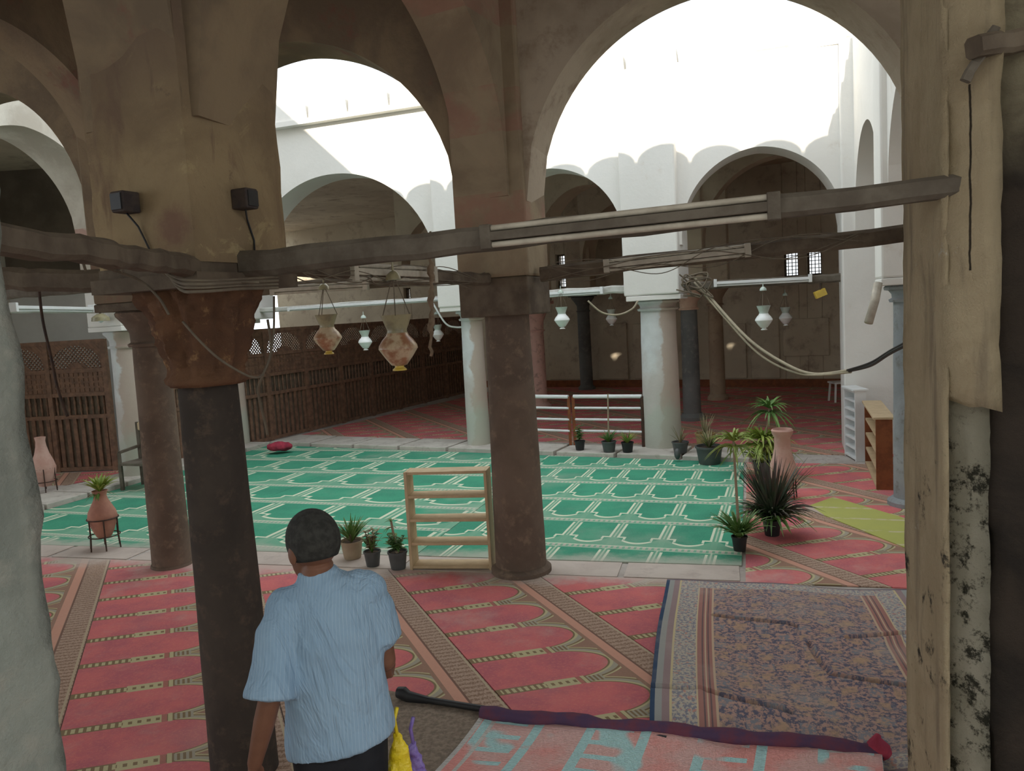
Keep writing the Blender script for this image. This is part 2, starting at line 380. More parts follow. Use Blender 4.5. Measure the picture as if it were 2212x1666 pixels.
# carpets ----------------------------------------------------------
ANG = math.radians(-23.0)
AX = V(math.sin(ANG), math.cos(ANG), 0)   # along the carpet rolls
NX = V(AX.y, -AX.x, 0)                    # across the rolls
RW = V(math.cos(math.radians(11.5)), math.sin(math.radians(11.5)), 0)   # along the woven rows
def red_carpet(name, e0, S, P=.525, a0=0.0, tint=1.0):
    n = NM(name, .95, .05); x, y, z = n.pos()
    k = RW.x*NX.x+RW.y*NX.y
    b = (x*NX.x+y*NX.y)                   # metres across
    rb = b*(1/k)
    px_ = x-rb*RW.x; py_ = y-rb*RW.y
    a = px_*AX.x+py_*AX.y
    t = ((b-e0)/S).fr()*1.2
    v = ((a-a0)/P).fr()
    w = (v-.5).abs()*2                    # 0 niche middle, 1 divider
    red = n.mix((.68, .19, .19), (.52, .155, .18), n.ramp(n.noise(2.6, 6, rough=.65), .36, .66))
    red = n.mix(red, (.74, .27, .21), n.ramp(n.noise(55, 3), .45, .75)*.5)
    red = n.mix(red, (.58, .38, .33), n.ramp(n.noise(1.1, 6, rough=.7), .52, .72)*.5)
    brown = n.mix((.40, .24, .175), (.31, .19, .14), n.noise(60, 2))
    beige = (.54, .48, .28); dark = (.25, .18, .105); grey = (.40, .36, .28)
    tt = (t-.5).max(0.0)/.37
    r = (tt*tt+(w/.84)*(w/.84)).sqrt()
    col = n.mix(red, dark, r > 1.0)
    col = n.mix(col, beige, r.between(1.04, 1.10)*(t > .62))
    col = n.mix(col, grey, r.between(1.10, 1.22)*(t > .62))
    col = n.mix(col, beige, r.between(1.28, 1.33)*(t > .7))
    col = n.mix(col, brown, (r > 1.33)*(t > .55))
    wd = 1-w
    dots = ((t/.042).fr() > .45)
    col = n.mix(col, n.mix(dark, beige, dots), (wd < .11)*t.between(.03, .36))
    sp = ((t/.05).fr()-.5).abs().between(.0, .22)*(wd < .07)
    col = n.mix(col, n.mix(beige, dark, sp), (wd < .20)*t.between(.33, .545))
    col = n.mix(col, n.mix(red, dark, .5), (wd < .2)*t.between(.545, .575))
    col = n.mix(col, beige, (wd < .22)*t.between(.58, .605))
    col = n.mix(col, n.mix(dark, grey, ((t/.03).fr() > .5)), (wd < .15)*t.between(.605, .72))
    # border: plain orange stripe, then the woven band
    col = n.mix(col, brown, t > .895)
    col = n.mix(col, n.mix((.66, .36, .26), (.60, .32, .24), n.noise(40, 2)), t.between(.925, .995))
    q = n.noise(70, 2)
    band = n.mix((.48, .34, .26), (.28, .18, .13), n.ramp(q+((a/.06).fr()-.5).abs()*.5, .55, .75))
    col = n.mix(col, band, t > 1.01)
    col = n.mix(col, (.50, .40, .28), t.between(1.175, 1.19))
    col = n.mix(col, (.22, .13, .10), t.between(.998, 1.012))
    fade = n.ramp(n.noise(.8, 5), .5, .75)
    col = n.mix(col, (.56, .44, .39), fade*.22)
    dk = (x-EDGE.x)*NIN.x+(y-EDGE.y)*NIN.y             # trodden dust along the court edge
    ln = (x-EDGE.x)*NIN.y*-1+(y-EDGE.y)*NIN.x
    nz = n.noise(1.7, 6, rough=.7)*.9-.45
    dust = (1-n.ramp(dk.abs()+nz, .0, .34))*(1-n.ramp(ln+nz, 9.6, 10.2))
    col = n.mix(col, (.56, .47, .41), dust*.85)
    return n.out(col, n.noise(160, 2), .003)
K1 = V(-7.4, 9.62, 0); K4 = V(2.05, 7.02, 0)
_n = (K4-K1).normalized(); NIN = V(_n.y, -_n.x, 0); EDGE = K1+NIN*.43
M['red_a'] = red_carpet('red carpet', 1.70, 1.2, a0=.18)
M['red_b'] = red_carpet('red carpet left', -.92, 1.31, a0=.02)
M['red_far'] = red_carpet('red carpet far', 1.86, 1.24, a0=.1)

def green_carpet(name, c0=0.0, d0=0.0, CW=.53):
    n = NM(name, .95, .05); x, y, z = n.pos()
    c = x*DD.x+y*DD.y; d = x*CD.x+y*CD.y
    p = ((c-c0)/CW).fr(); q = ((d-d0)/.95).fr()      # q: 0 near end
    g = n.mix((.075, .33, .205), (.065, .27, .175), n.ramp(n.noise(1.5, 5), .35, .65))
    g = n.mix(g, (.10, .42, .27), n.ramp(n.noise(60, 3), .45, .75)*.5)
    pale = n.mix((.74, .77, .60), (.60, .66, .49), n.noise(30, 2)); mid = (.22, .42, .29); sand = (.50, .48, .40)
    w = (p-.5).abs()*2                                # 1 at the side of the niche
    side = w.between(.78, .88)*(q > .30)*(q < .84)
    sho = w.between(.50, .88)*q.between(.285, .325)+w.between(.50, .60)*q.between(.22, .325)
    uq = q-(.10+w*w*.42*.6)                            # curved niche end
    curve = uq.abs().between(-1, .026)*(w < .60)
    col = n.mix(g, mid, (uq < 0.0)*(q < .3)*.7)
    col = n.mix(col, mid, (w > .88)*.55)
    col = n.mix(col, pale, (side+sho+curve).min(1.0))
    dash = ((c/.06).fr() > .45)
    col = n.mix(col, n.mix(mid, sand, dash), q.between(.905, .975))
    col = n.mix(col, pale, q.between(.975, .995)+q.between(.88, .893))
    col = n.mix(col, pale, (w > .965)*(q > .3)*(q < .9)*.55)
    dk = (EDGE.x-x)*NIN.x+(EDGE.y-y)*NIN.y-.43
    dust = (n.ramp(n.noise(.7, 6), .5, .78)+2*(1-n.ramp(dk+n.noise(2.2, 6, rough=.7)*.6-.3, 0, .3))).min(2.2)
    col = n.mix(col, (.46, .45, .38), dust*.4)
    return n.out(col, n.noise(160, 2), .003)
M['green_a'] = green_carpet('green carpet', .10, .42, .98)
M['green_b'] = green_carpet('green carpet shifted', .28, .10)

def oriental(L, W):
    n = NM('oriental rug', .95, .05)
    uvn = n.nt.nodes.new('ShaderNodeUVMap'); uvn.uv_map = 'weave'; n.co = uvn.outputs[0]
    q_ = n.nt.nodes.new('ShaderNodeSeparateXYZ'); n.nt.links.new(n.co, q_.inputs[0]); x, y = X(n.nt, q_.outputs[0]), X(n.nt, q_.outputs[1])
    e = (x.min(W-x)).min(y.min(L-y))
    sp, spc = n.vor(26); sp2, _ = n.vor(60)
    f = n.noise(34, 4, rough=.7); f2 = n.noise(13, 4)
    field = n.mix((.46, .29, .24), (.13, .125, .17), n.ramp(f, .45, .55))
    fm = n.noise(5.5, 5, rough=.7); field = n.mix(field, (.50, .34, .22), n.ramp(fm, .56, .62)*.55); field = n.mix(field, (.17, .19, .23), n.ramp(fm, .44, .38)*.5)
    field = n.mix(field, (.50, .40, .28), n.ramp(sp2, .22, .10)*.7)
    lat = (((x+y)*3.4).fr()-.5).abs()+(((x-y)*3.4).fr()-.5).abs()
    field = n.mix(field, (.50, .33, .21), (lat < .34)*n.ramp(f2, .4, .6)*.7)
    field = n.mix(field, (.28, .29, .30), (lat > .72)*n.ramp(f, .4, .6)*.7)
    bord = n.mix((.50, .44, .36), (.24, .24, .28), n.ramp(n.noise(45, 3), .46, .56))
    bord = n.mix(bord, (.50, .27, .22), n.ramp(n.noise(28, 3), .56, .64))
    ed = x.min(W-x)
    col = n.mix(field, (.38, .19, .16), ed < .40)
    col = n.mix(col, (.55, .40, .28), ed.between(.385, .40)+ed.between(.335, .345))
    col = n.mix(col, (.18, .12, .12), ed.between(.355, .365)+ed.between(.315, .325))
    col = n.mix(col, (.58, .46, .30), ed.between(.275, .285))
    col = n.mix(col, bord, ed < .275)
    col = n.mix(col, (.58, .48, .28), ed.between(.115, .13))
    col = n.mix(col, (.32, .23, .23), ed < .115)
    col = n.mix(col, (.34, .34, .32), ed < .07)
    ey = y.min(L-y)
    col = n.mix(col, bord, (ey < .16)*(ed > .28))
    col = n.mix(col, (.05, .08, .14), (x < .028)+(x > W-.028))
    col = n.mix(col, (.18, .14, .16), ey < .025)
    col = n.mix(col, (.50, .44, .38), n.ramp(n.noise(1.2, 5), .45, .75)*.4)
    return n.out(col, n.noise(120, 2), .004)
def pink_mat_mat(e, k):
    n = NM('pink woven mat', .9, .1); ox, oy, z = n.pos(True); det = e.x*k.y-e.y*k.x
    x = ox*(k.y/det)-oy*(k.x/det); y = oy*(e.x/det)-ox*(e.y/det)
    base = n.mix((.84, .33, .29), (.76, .46, .42), n.ramp(n.noise(2.2, 5), .42, .6))
    cell = ((x*1.9).fr()-.5).abs()+((y*3.0).fr()-.5).abs()
    key = ((x*3.2).fr().between(.12, .30)+((y*7).fr().between(.15, .45)*(x*1.6).fr().between(.1, .5))).min(1.0)
    base = n.mix(base, (.42, .74, .74), (key*n.ramp(n.noise(2.6, 3), .42, .52)+n.ramp(n.noise(1.7, 2), .64, .67)).min(1.0))
    base = n.mix(base, (.62, .62, .58), (x < .03)+(((x-.10).abs() < .012)))
    rib = ((y*90).fr() > .5)
    return n.out(n.mix(base, (.66, .46, .44), rib*.35), (y*90*6.283).sin(), .004)
M['mat_roll'] = simple('purple hem', (.085, .05, .10), (.15, .05, .075), 9, .9, .004)
M['coarse_mat'] = simple('coarse brown mat', (.32, .25, .19), (.20, .155, .12), 30, .95, .012, bs=80)
def yellow_runner():
    n = NM('yellow green runner', .95, .05); x, y, z = n.pos(True)
    g = n.mix((.50, .50, .14), (.43, .44, .15), n.noise(5, 4))
    st = ((y*2.1+x*.8).fr() < .12)
    col = n.mix(g, (.58, .52, .33), st*n.ramp(n.noise(9, 4), .35, .6))
    col = n.mix(col, (.55, .45, .38), (x < .08)+(x > .82))
    return n.out(col, n.noise(120, 2), .003)
M['yellow_runner'] = yellow_runner()
def shirt_mat():
    n = NM('light blue striped shirt', .85, .15); x, y, z = n.pos(True)
    st = ((x*80).fr() < .16)
    col = n.mix((.27, .385, .50), (.36, .47, .57), st)
    return n.out(n.mix(col, (.22, .33, .45), n.ramp(n.noise(4, 4), .4, .7)*.5), n.noise(5, 3, n.vec(x*2.4+z*.5, y*2.4, z*.55), dist=1.2), .032, .8)
M['shirt'] = shirt_mat()
def glass_mat(name, c, c2, z0=None):
    n = NM(name, .3, .5); n.pos(True)
    f = n.ramp(n.noise(9, 5), .42, .62)
    return n.out(n.mix(c, c2, f))
M['lamp_white'] = glass_mat('white opal glass', (.86, .88, .87), (.80, .82, .80))
M['lamp_neck'] = glass_mat('pale green glass', (.50, .58, .52), (.42, .50, .45))
M['lamp_brown'] = glass_mat('dust stained opal glass', (.62, .48, .32), (.36, .17, .09))
M['lamp_neck_dusty'] = glass_mat('dusty olive glass', (.36, .32, .19), (.25, .22, .14))
M['lamp_brass'] = simple('brass foot', (.72, .52, .08), (.6, .42, .08), 8, .4, 0, spec=.5)
def bright_glass():
    n = NM('window glass', .3, .5)
    g = n.nt.nodes.new('ShaderNodeBsdfTranslucent'); g.inputs[0].default_value = (.95, .95, .95, 1)
    tr = n.nt.nodes.new('ShaderNodeBsdfTransparent'); mx = n.nt.nodes.new('ShaderNodeMixShader'); mx.inputs[0].default_value = .75
    n.nt.links.new(g.outputs[0], mx.inputs[1]); n.nt.links.new(tr.outputs[0], mx.inputs[2])
    n.nt.links.new(mx.outputs[0], n.nt.nodes['Material Output'].inputs['Surface'])
    return n.m
M['window_glass'] = bright_glass()

# ------------------------------------------------------------------ nodes of the plan
P1 = flat(fl(373, 1222)); P2 = V(-.01, 7.25, 0); P3 = V(3.68, 6.15, 0)
F0 = V(-5.72, 15.95, 0); F1 = V(-.67, 14.2, 0); F2 = V(2.50, 12.95, 0); F3 = V(5.66, 12.05, 0); F4 = V(8.9, 10.3, 0)
L1 = V(-6.52, 13.14, 0); L2 = V(-7.6, 9.75, 0); G1 = V(4.55, 8.75, 0)
Qn = V(-5.25, 5.6, 0); Mn = V(-2.9, 1.0, 0); Rn = V(2.45, 2.95, 0)

def arch_profile(h, rise, n=24):          # list of (s, z) from -h to h, slightly pointed
    r = (h*h+rise*rise)/(2*h); pts = []
    for i in range(n+1):
        s = -h+h*i/n; cx = r-h
        pts.append((s, math.sqrt(max(r*r-(s-cx)**2, 0))))
    return pts+[(-s, z) for s, z in pts[-2::-1]]
def arch_wall(name, a, b, t, zs, za, zt, mat, ta=.33, tb=.33, soff=None):
    """wall from the face of block a to the face of block b, pierced by an arch"""
    d = (b-a).normalized(); A = a+d*ta; B = b-d*tb; L = (B-A).length; nrm = V(d.y, -d.x, 0)*t/2
    rise = min(za-zs, L/2*1.05); lift = za-zs-rise
    pr = [(q, z+lift) for q, z in arch_profile(L/2, rise)]; mid = (A+B)/2; mb = MB()
    if lift > .01: pr = [(-L/2, 0)]+pr+[(L/2, 0)]
    pr = [(-L/2-.06, 0)]+pr+[(L/2+.06, 0)]; k = len(pr)
    vs = []
    for s, z in pr:
        p = mid+d*s
        vs += [p-nrm+UP*(zs+z), p+nrm+UP*(zs+z), p+nrm+UP*zt, p-nrm+UP*zt]
    fs = []
    for i in range(k-1):
        o = 4*i; q = o+4
        fs += [(o, o+1, q+1, q), (o+1, o+2, q+2, q+1), (o+2, o+3, q+3, q+2), (o+3, o, q, q+3)]
    fs += [(0, 3, 2, 1), (4*k-4, 4*k-3, 4*k-2, 4*k-1)]
    mb.add(vs, fs)
    return struct(mb, name, mat)
def block(name, c, half, ang, z0, z1, mat, rough=0):
    ax = V(math.cos(ang), math.sin(ang), 0); ay = V(-ax.y, ax.x, 0); mb = MB()
    if rough:
        rnd = random.Random(hash(name) % 1000 if False else len(name)); n = 26; k = 24; vs = []
        for i in range(n+1):
            z = z0+(z1-z0)*i/n
            for j in range(k):
                q = j/k*4; sd = int(q); f = q-sd
                px, py = [(-1+2*f, -1), (1, -1+2*f), (1-2*f, 1), (-1, 1-2*f)][sd]
                e = 1+rnd.uniform(-rough, rough)
                if f == 0: e *= .965
                vs.append(c+ax*half*px*e+ay*half*py*e+UP*z)
        fs = [(i*k+j, i*k+(j+1) % k, (i+1)*k+(j+1) % k, (i+1)*k+j) for i in range(n) for j in range(k)]
        fs += [tuple(range(k))[::-1], tuple(n*k+j for j in range(k))]
        mb.add(vs, fs)
    else:
        mb.obox(c+UP*(z0+z1)/2, ax*half, ay*half, UP*(z1-z0)/2)
        return struct(mb, name, mat, bevel=.025)
    return struct(mb, name, mat)
AD = math.atan2(DD.y, DD.x)

# ------------------------------------------------------------------ setting: floors, walls, roofs
struct(MB().box(-30, 30, -18, 45, -.3, 0), 'floor', M['stone_floor'])
K1 = V(-7.4, 9.62, 0); K2 = V(-5.1, 15.95, 0); K3 = V(3.45, 11.55, 0); K4 = V(2.05, 7.02, 0)
def strip_poly(a, b, w, side):            # band along a->b, w wide on one side
    d = (b-a).normalized(); n_ = V(-d.y, d.x, 0)*w*side
    return [(p.x, p.y) for p in (a, b, b+n_, a+n_)]
def kerb(name, a, b, w, side, h):
    mb = MB(); n = 9; rnd = random.Random(len(name))
    for i in range(n):
        p = a.lerp(b, i/n+.003); q = a.lerp(b, (i+1)/n-.003)
        mb.prism(strip_poly(p, q, w*rnd.uniform(.97, 1.03), side), 0, h*rnd.uniform(.9, 1.05))
    return struct(mb, name, M['kerb' if h > .02 else 'kerb_dusty'], bevel=.012 if h > .02 else .003)
kerb('trim_1', K1+V(0, .1, 0), K2, .8, 1, .085)
kerb('trim_2', K2, K3+(K3-K2).normalized()*.1, .85, 1, .085)
kerb('trim_3', K1, K4, .40, -1, .010)

ZT = 6.25                                 # roof line
def crenel(name, a, b, z, t, mat, w=.84, hgt=.72, val=.12, ledge=0):
    d = (b-a).normalized(); L = (b-a).length; nn = int(L/w); nrm = V(d.y, -d.x, 0)*t/2; mb = MB()
    for i in range(nn):
        c = a+d*(w*(i+.5)); pts = []
        for j in range(11):
            q = PI*j/10; pts.append((-math.cos(q)*w*(.485 if val < .5 else .5), hgt*(val+(1-val)*math.sin(q)) if 0 < j < 10 else hgt*(val-(.1 if val < .5 else 0))))
        e_ = .44 if val < .5 else .5
        pts = [(-w*e_, 0)]+pts+[(w*e_, 0)]
        k = len(pts)
        vs = [c+d*s-nrm+UP*(z+h) for s, h in pts]+[c+d*s+nrm+UP*(z+h) for s, h in pts]
        fs = [tuple(range(k)), tuple(range(k, 2*k))[::-1]]+[(j, (j+1) % k, k+(j+1) % k, k+j) for j in range(k)]
        mb.add(vs, fs)
    mb.beam(a+UP*(z+.0), b+UP*(z+.0), t+ledge, .09)
    return struct(mb, name, mat)

# near hall arcade (the row of dark columns at the court) and cross arches
block('wall_pier_near', Nn, .34, NB, 2.82, ZT, M['plaster_pier'], rough=.012)
block('wall_pier_court_left', P1, .34, AD, 2.80, ZT, M['plaster_brown'])
block('wall_pier_court_middle', P2, .335, AD+.02, 2.80, ZT, M['plaster_ablaq'])
block('wall_pier_court_right', P3, .34, AD, 2.80, ZT, M['plaster_tan'])
arch_wall('wall_court_left', P1, P2, .52, 3.45, 5.08, ZT, M['plaster_brown'])
arch_wall('wall_court_right', P2, P3, .58, 3.45, 5.12, ZT, M['plaster_tan'])
arch_wall('wall_court_corner', L2, P1, .52, 3.45, 5.2, ZT, M['plaster_brown'])
arch_wall('wall_cross_middle', Nn, P2, .50, 3.5, 5.25, ZT, M['plaster_ablaq'])
arch_wall('wall_cross_left', Qn, Nn, .64, 3.7, 5.8, ZT, M['plaster_ablaq'])
arch_wall('wall_cross_right', Nn, Rn, .63, 3.5, 5.2, ZT, M['plaster_brown'], tb=.1)
arch_wall('wall_cross_front', Mn, Nn, .63, 3.5, 5.2, ZT, M['plaster_brown'])
block('wall_pier_left', Qn, .34, NB, 0, ZT, M['plaster_brown'])
block('wall_pier_front', Mn, .34, NB, 0, ZT, M['plaster_brown'])
arch_wall('wall_cross_side', Qn, P1, .5, 3.5, 5.25, ZT, M['plaster_brown'])

# far side of the court
ZF = 6.2
block('wall_pier_far_corner', F0+DD*.36, .45, AD, 2.625, ZF, M['plaster_white'])
block('wall_pier_far_left', F1, .45, AD, 2.625, ZF, M['plaster_white'])
block('wall_pier_far_middle', F2, .45, AD-.06, 2.625, ZF, M['plaster_white'])
block('wall_pier_far_right', F3, .45, AD, 0, ZF, M['plaster_white'])
arch_wall('wall_far_left', F0, F1, .62, 3.2, 5.22, ZF, M['plaster_white'], .80, .45)
arch_wall('wall_far_middle', F1, F2, .62, 3.4, 4.84, ZF, M['plaster_white'], .45, .45)
arch_wall('wall_far_right', F2, F3, .62, 3.4, 4.80, ZF, M['plaster_white'], .45, .45)
crenel('trim_4', F0-CD*.28, F1-CD*.28-DD*.3, ZF, .3, M['plaster_white'], ledge=.1)
crenel('trim_8', F1-CD*.2-DD*.3, F3-CD*.2+DD*.4, ZF, .3, M['plaster_white'])
# left and right sides
block('wall_pier_side_left', L1, .36, AD, 2.62, ZF, M['plaster_white'])
block('wall_pier_side_corner', L2, .36, AD, 0, ZF, M['plaster_white'])
arch_wall('wall_side_left', L1, F0, .55, 3.4, 4.6, ZF, M['plaster_white'], .36, .45)
arch_wall('wall_side_corner', L2, L1, .75, 3.2, 5.5, ZF, M['plaster_white_ablaq'], .36, .36)
crenel('trim_5', L2, F0, ZF, .3, M['plaster_white'])
block('wall_pier_side_right', G1, .34, AD, 2.62, ZF, M['plaster_white'])
arch_wall('wall_side_right', P3, G1, .55, 3.4, 4.6, ZF, M['plaster_white'], .34, .34)
arch_wall('wall_side_far', G1, F3, .55, 3.4, 4.7, ZF, M['plaster_white'], .34, .45)
crenel('trim_6', P3, F3, ZF, .3, M['plaster_white'])
def shadow_block():  # unseen added roof block, sloped to cast the far wall's diagonal shadow
    mb = MB(); pts = [(-10.5, ZT), (-10.5, 10.6), (-7.3, 10.6), (-3.55, 6.8), (-3.3, ZT)]; k = len(pts)
    q = lambda x: V(x, P1.y+.25-(x-P1.x)*.30, 0)
    vs_ = [q(x)+UP*z for x, z in pts]+[q(x)-V(.25, .8, 0)+UP*z for x, z in pts]
    mb.add(vs_, [tuple(range(k)), tuple(range(k, 2*k))[::-1]]+[(j, (j+1) % k, k+(j+1) % k, k+j) for j in range(k)])
    return struct(mb, 'wall_roof_shadow_block', M['plaster_cream'])
shadow_block()
crenel('trim_7', L2-DD*8, P3+DD*3, ZT, .3, M['plaster_cream'], hgt=.74, val=.66)

# far hall: back wall with blind panels, windows, roof
BW0 = V(-9.0, 30.6, 0); BW1 = V(14.5, 17.0, 0); bd = (BW1-BW0).normalized(); bn = V(bd.y, -bd.x, 0)
def s_at(x):                              # parameter of the back wall where pixel column x at eye height meets it
    d = ray(x, 650); t = ((BW0-EYE).x*bd.y-(BW0-EYE).y*bd.x)/(d.x*bd.y-d.y*bd.x); p = EYE+d*t
    return (flat(p)-BW0).dot(bd), p.y
WIN = []
for x0, x1, ya, yb in ((1204, 1224, 550, 622), (1694, 1726, 537, 598), (1744, 1776, 531, 594), (873, 888, 622, 648)):
    s0, Y0 = s_at(x0); s1, _ = s_at(x1); z1 = at((x0+x1)/2, ya, Y0).z; z0 = at((x0+x1)/2, yb, Y0).z
    WIN.append((s0, s1, z0, z1))
def back_wall():
    mb = MB(); Lw = (BW1-BW0).length; t = .5; cuts = sorted([0, Lw]+[w[0] for w in WIN]+[w[1] for w in WIN])
    for a, b in zip(cuts[:-1], cuts[1:]):
        w = [q for q in WIN if abs(q[0]-a) < 1e-6]
        for z0, z1 in (((0, w[0][2]), (w[0][3], 6.3)) if w else ((0, 6.3),)):
            mb.obox(BW0+bd*(a+b)/2-bn*t/2+UP*(z0+z1)/2, bd*(b-a)/2, bn*t/2, UP*(z1-z0)/2)
    for x0, x1, ya, yb in ((1180, 1262, 700, 836), (1288, 1352, 700, 836), (1366, 1388, 700, 836), (1563, 1610, 700, 836), (1620, 1682, 690, 838), (1690, 1790, 690, 770)):
        s0, Y0 = s_at(x0); s1, _ = s_at(x1); z1 = at(x0, ya, Y0).z; z0 = max(.25, at(x0, yb, Y0).z)
        mb.obox(BW0+bd*(s0+s1)/2+bn*.03+UP*(z0+z1)/2, bd*(s1-s0)/2, bn*.03, UP*(z1-z0)/2)
    return struct(mb, 'wall_back', M['plaster_hall'], bevel=.02)
back_wall()
struct(MB().obox((BW0+BW1)/2+bn*.03+UP*.11, bd*(BW1-BW0).length/2, bn*.03, UP*.11), 'baseboard_back', M['wood_red'])
for i, (s0, s1, z0, z1) in enumerate(WIN):
    fr = MB(); c = BW0+bd*(s0+s1)/2+UP*(z0+z1)/2-bn*.2; hw = (s1-s0)/2; hh = (z1-z0)/2
    for sgn in (-1, 1):
        fr.obox(c+bd*sgn*(hw-.02), bd*.02, bn*.04, UP*hh); fr.obox(c+UP*sgn*(hh-.02), bd*hw, bn*.04, UP*.02)
    for k in range(1, 4): fr.obox(c+bd*(hw*(k/2-1)), bd*.009, bn*.012, UP*hh)
    for k in range(1, 8): fr.obox(c+UP*(hh*(k/4-1)), bd*hw, bn*.012, UP*.009)
    w = struct(fr, 'window_%d' % (i+1), M['wood_dark'])
    MB().obox(c-bn*.03, bd*hw, bn*.004, UP*hh).build('glass', M['window_glass'], w)
# outer walls of the side halls, and what closes them
struct(MB().obox(V(-10.7, 21.8, 3.1), V(.2, 0, 0)+V(0, 0, 0), V(.0, 9.5, 0), UP*3.15), 'wall_left', M['plaster_cream'])
struct(MB().beam(V(-16, 16.9, 4.45), V(-6.5, 16.6, 4.45), .4, 8.9), 'wall_left_end', M['plaster_shaded_top'])  # upper shade is in the colour; height raised to stop the sun
struct(MB().beam(V(10.6, 3, 3.1), V(14.5, 17, 3.1), .4, 6.3), 'wall_right', M['plaster_cream'])
# roofs: far hall, left hall, right hall, near hall
def roof(name, poly, z, mat=M['plaster_hall'], holes=()):
    mb = MB(); mb.prism(poly, z, z+.25); return struct(mb, name, mat)
g = CD*.3
roof('ceiling_far', [(p.x, p.y) for p in (F0+g, F0-DD*.9+g*3, F0-DD*2.6+g*9, F3+g+DD*.3, F4+DD*3, BW1, BW0, V(-8.6, 26, 0))], ZF-.2)
roof('ceiling_right', [(p.x, p.y) for p in (P3-DD*.2, V(11.5, 3.4, 0), F4+DD*3, F3+g+DD*.3)], ZF-.2)
roof('ceiling_left', [(p.x, p.y) for p in (L2+V(0, -.2, 0), L1-DD*.2, F0-DD*.2+g, V(-6.6, 16.75, 0), V(-14, 17.0, 0), V(-14, 10.2, 0))], ZF-.2)
NEARROOF = [(-18, 13.2), (-7.6, 9.7), (P1.x, P1.y+.1), (P2.x, P2.y+.1), (P3.x, P3.y+.1), (11.5, 3.4), (11.5, -.6), (-18, -.6)]
roof('ceiling_near', NEARROOF, ZT-.05, M['plaster_brown'])

# jambs of the opening the view is taken from
def rough_slab(name, corners, z0, z1, mat, amp, n=60, seed=1, lean=(0, 0), slant=0.0):
    """vertical prism over a plan polygon, its corners weathered"""
    rnd = random.Random(seed); mb = MB(); sub = []
    m_ = len(corners)
    for i in range(m_):
        a = Vector(corners[i]); b = Vector(corners[(i+1) % m_]); kk = max(2, int((b-a).length/.06))
        sub += [a.lerp(b, j/kk) for j in range(kk)]
    k = len(sub); cen = sum((Vector(c) for c in corners), Vector((0, 0)))/m_; vs = []
    ph = [[rnd.uniform(0, 6.28) for _ in range(6)] for _ in range(k)]
    for i in range(n+1):
        z = z0+(z1-z0)*i/n
        for j, p in enumerate(sub):
            q = (p-cen).normalized()
            e = amp*(.5*math.sin(z*3.1+ph[0][0]+j*.35)+.4*math.sin(z*7.7+ph[0][1]-j*.6)+.5*math.sin(z*15+ph[0][2]+j)+rnd.uniform(-.5, .5))
            zz = z+slant*(p-sub[0]).length*(1-i/n)+(rnd.uniform(-.02, .02) if slant and i == 0 else 0)
            vs.append(V(p.x+q.x*e+lean[0]*(z-1.5), p.y+q.y*e+lean[1]*(z-1.5), zz))
    fs = [(i*k+j, i*k+(j+1) % k, (i+1)*k+(j+1) % k, (i+1)*k+j) for i in range(n) for j in range(k)]
    fs += [tuple(range(k))[::-1], tuple(n*k+j for j in range(k))]
    mb.add(vs, fs)
    return struct(mb, name, mat, smooth='all')
pL = at(66, 1000, 2.05)
rough_slab('wall_jamb_left', [(pL.x, 2.05), (pL.x-.12, 2.06), (-2.3, 2.05), (-2.3, 1.5), (pL.x-.36, 1.5), (pL.x-.03, 2.0)], 0, 5.2, M['jamb_grey'], .012, 90, 3)
# right pier: two faces, a recessed lower panel, a ragged plaster edge
cR = at(2035, 900, 2.88); fR = at(1953, 900, 3.45); eR = at(2150, 900, 2.72)
cR, fR, eR = flat(cR), flat(fR), flat(eR)
jd = (fR-cR).normalized(); jn = V(-jd.y, jd.x, 0)
def xy(*ps): return [(p.x, p.y) for p in ps]
away = V(1.2, .1, 0)
rough_slab('wall_jamb_right', xy(cR, cR+(eR-cR)*.14, cR+(eR-cR)*.14+CD*.2, fR+away*.12, fR), 0, ZT, M['rubble'], .010, 110, 5)
M['rubble_upper'] = rubble(cR.lerp(eR, .52), (eR-cR).normalized())
inn = CD*.07
rough_slab('wall_jamb_panel', xy(cR+(eR-cR)*.08+inn, eR+inn, eR+inn+CD*.25, cR+(eR-cR)*.08+inn+CD*.25), 0, 2.45, M['rubble_panel'], .008, 70, 6)
rough_slab('wall_jamb_upper', xy(cR+(eR-cR)*.05, eR+DD*.02, eR+CD*.4, cR+(eR-cR)*.05+CD*.4), 2.10, ZT, M['rubble_upper'], .012, 70, 7, slant=-.30)
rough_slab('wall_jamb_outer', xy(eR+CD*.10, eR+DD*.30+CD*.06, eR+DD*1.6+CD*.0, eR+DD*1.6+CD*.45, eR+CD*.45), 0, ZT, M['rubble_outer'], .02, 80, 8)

# behind the viewer: unseen block added to keep sun out of the hall
struct(MB().box(-26, 18, -13, -9, 0, 11.6), 'wall_sun_block', M['plaster_cream'])

# ------------------------------------------------------------------ carpets on the floor
def clip(poly, p, n_):                    # keep the side where (q-p).n >= 0
    out = []
    for i in range(len(poly)):
        a, b = poly[i], poly[(i+1) % len(poly)]; da = (a-p).dot(n_); db = (b-p).dot(n_)
        if da >= 0: out.append(a)
        if (da >= 0) != (db >= 0): out.append(a+(b-a)*(da/(da-db)))
    return out
near_n = (K4-K1).normalized(); near_in = V(near_n.y, -near_n.x, 0)     # points to the viewer
edgeN = K1+near_in*.43
rd = (K3-K4).normalized(); right_out = V(rd.y, -rd.x, 0)
def add_poly(mb, poly, z0, z1):
    if len(poly) > 2: mb.prism([(p.x, p.y) for p in poly], z0, z1)
def carpet_zone(b0, b1, zone):
    o = V(0, 0, 0); q = [o+NX*b0-AX*30, o+NX*b1-AX*30, o+NX*b1+AX*40, o+NX*b0+AX*40]
    for p, n_ in zone: q = clip(q, p, n_)
    return q
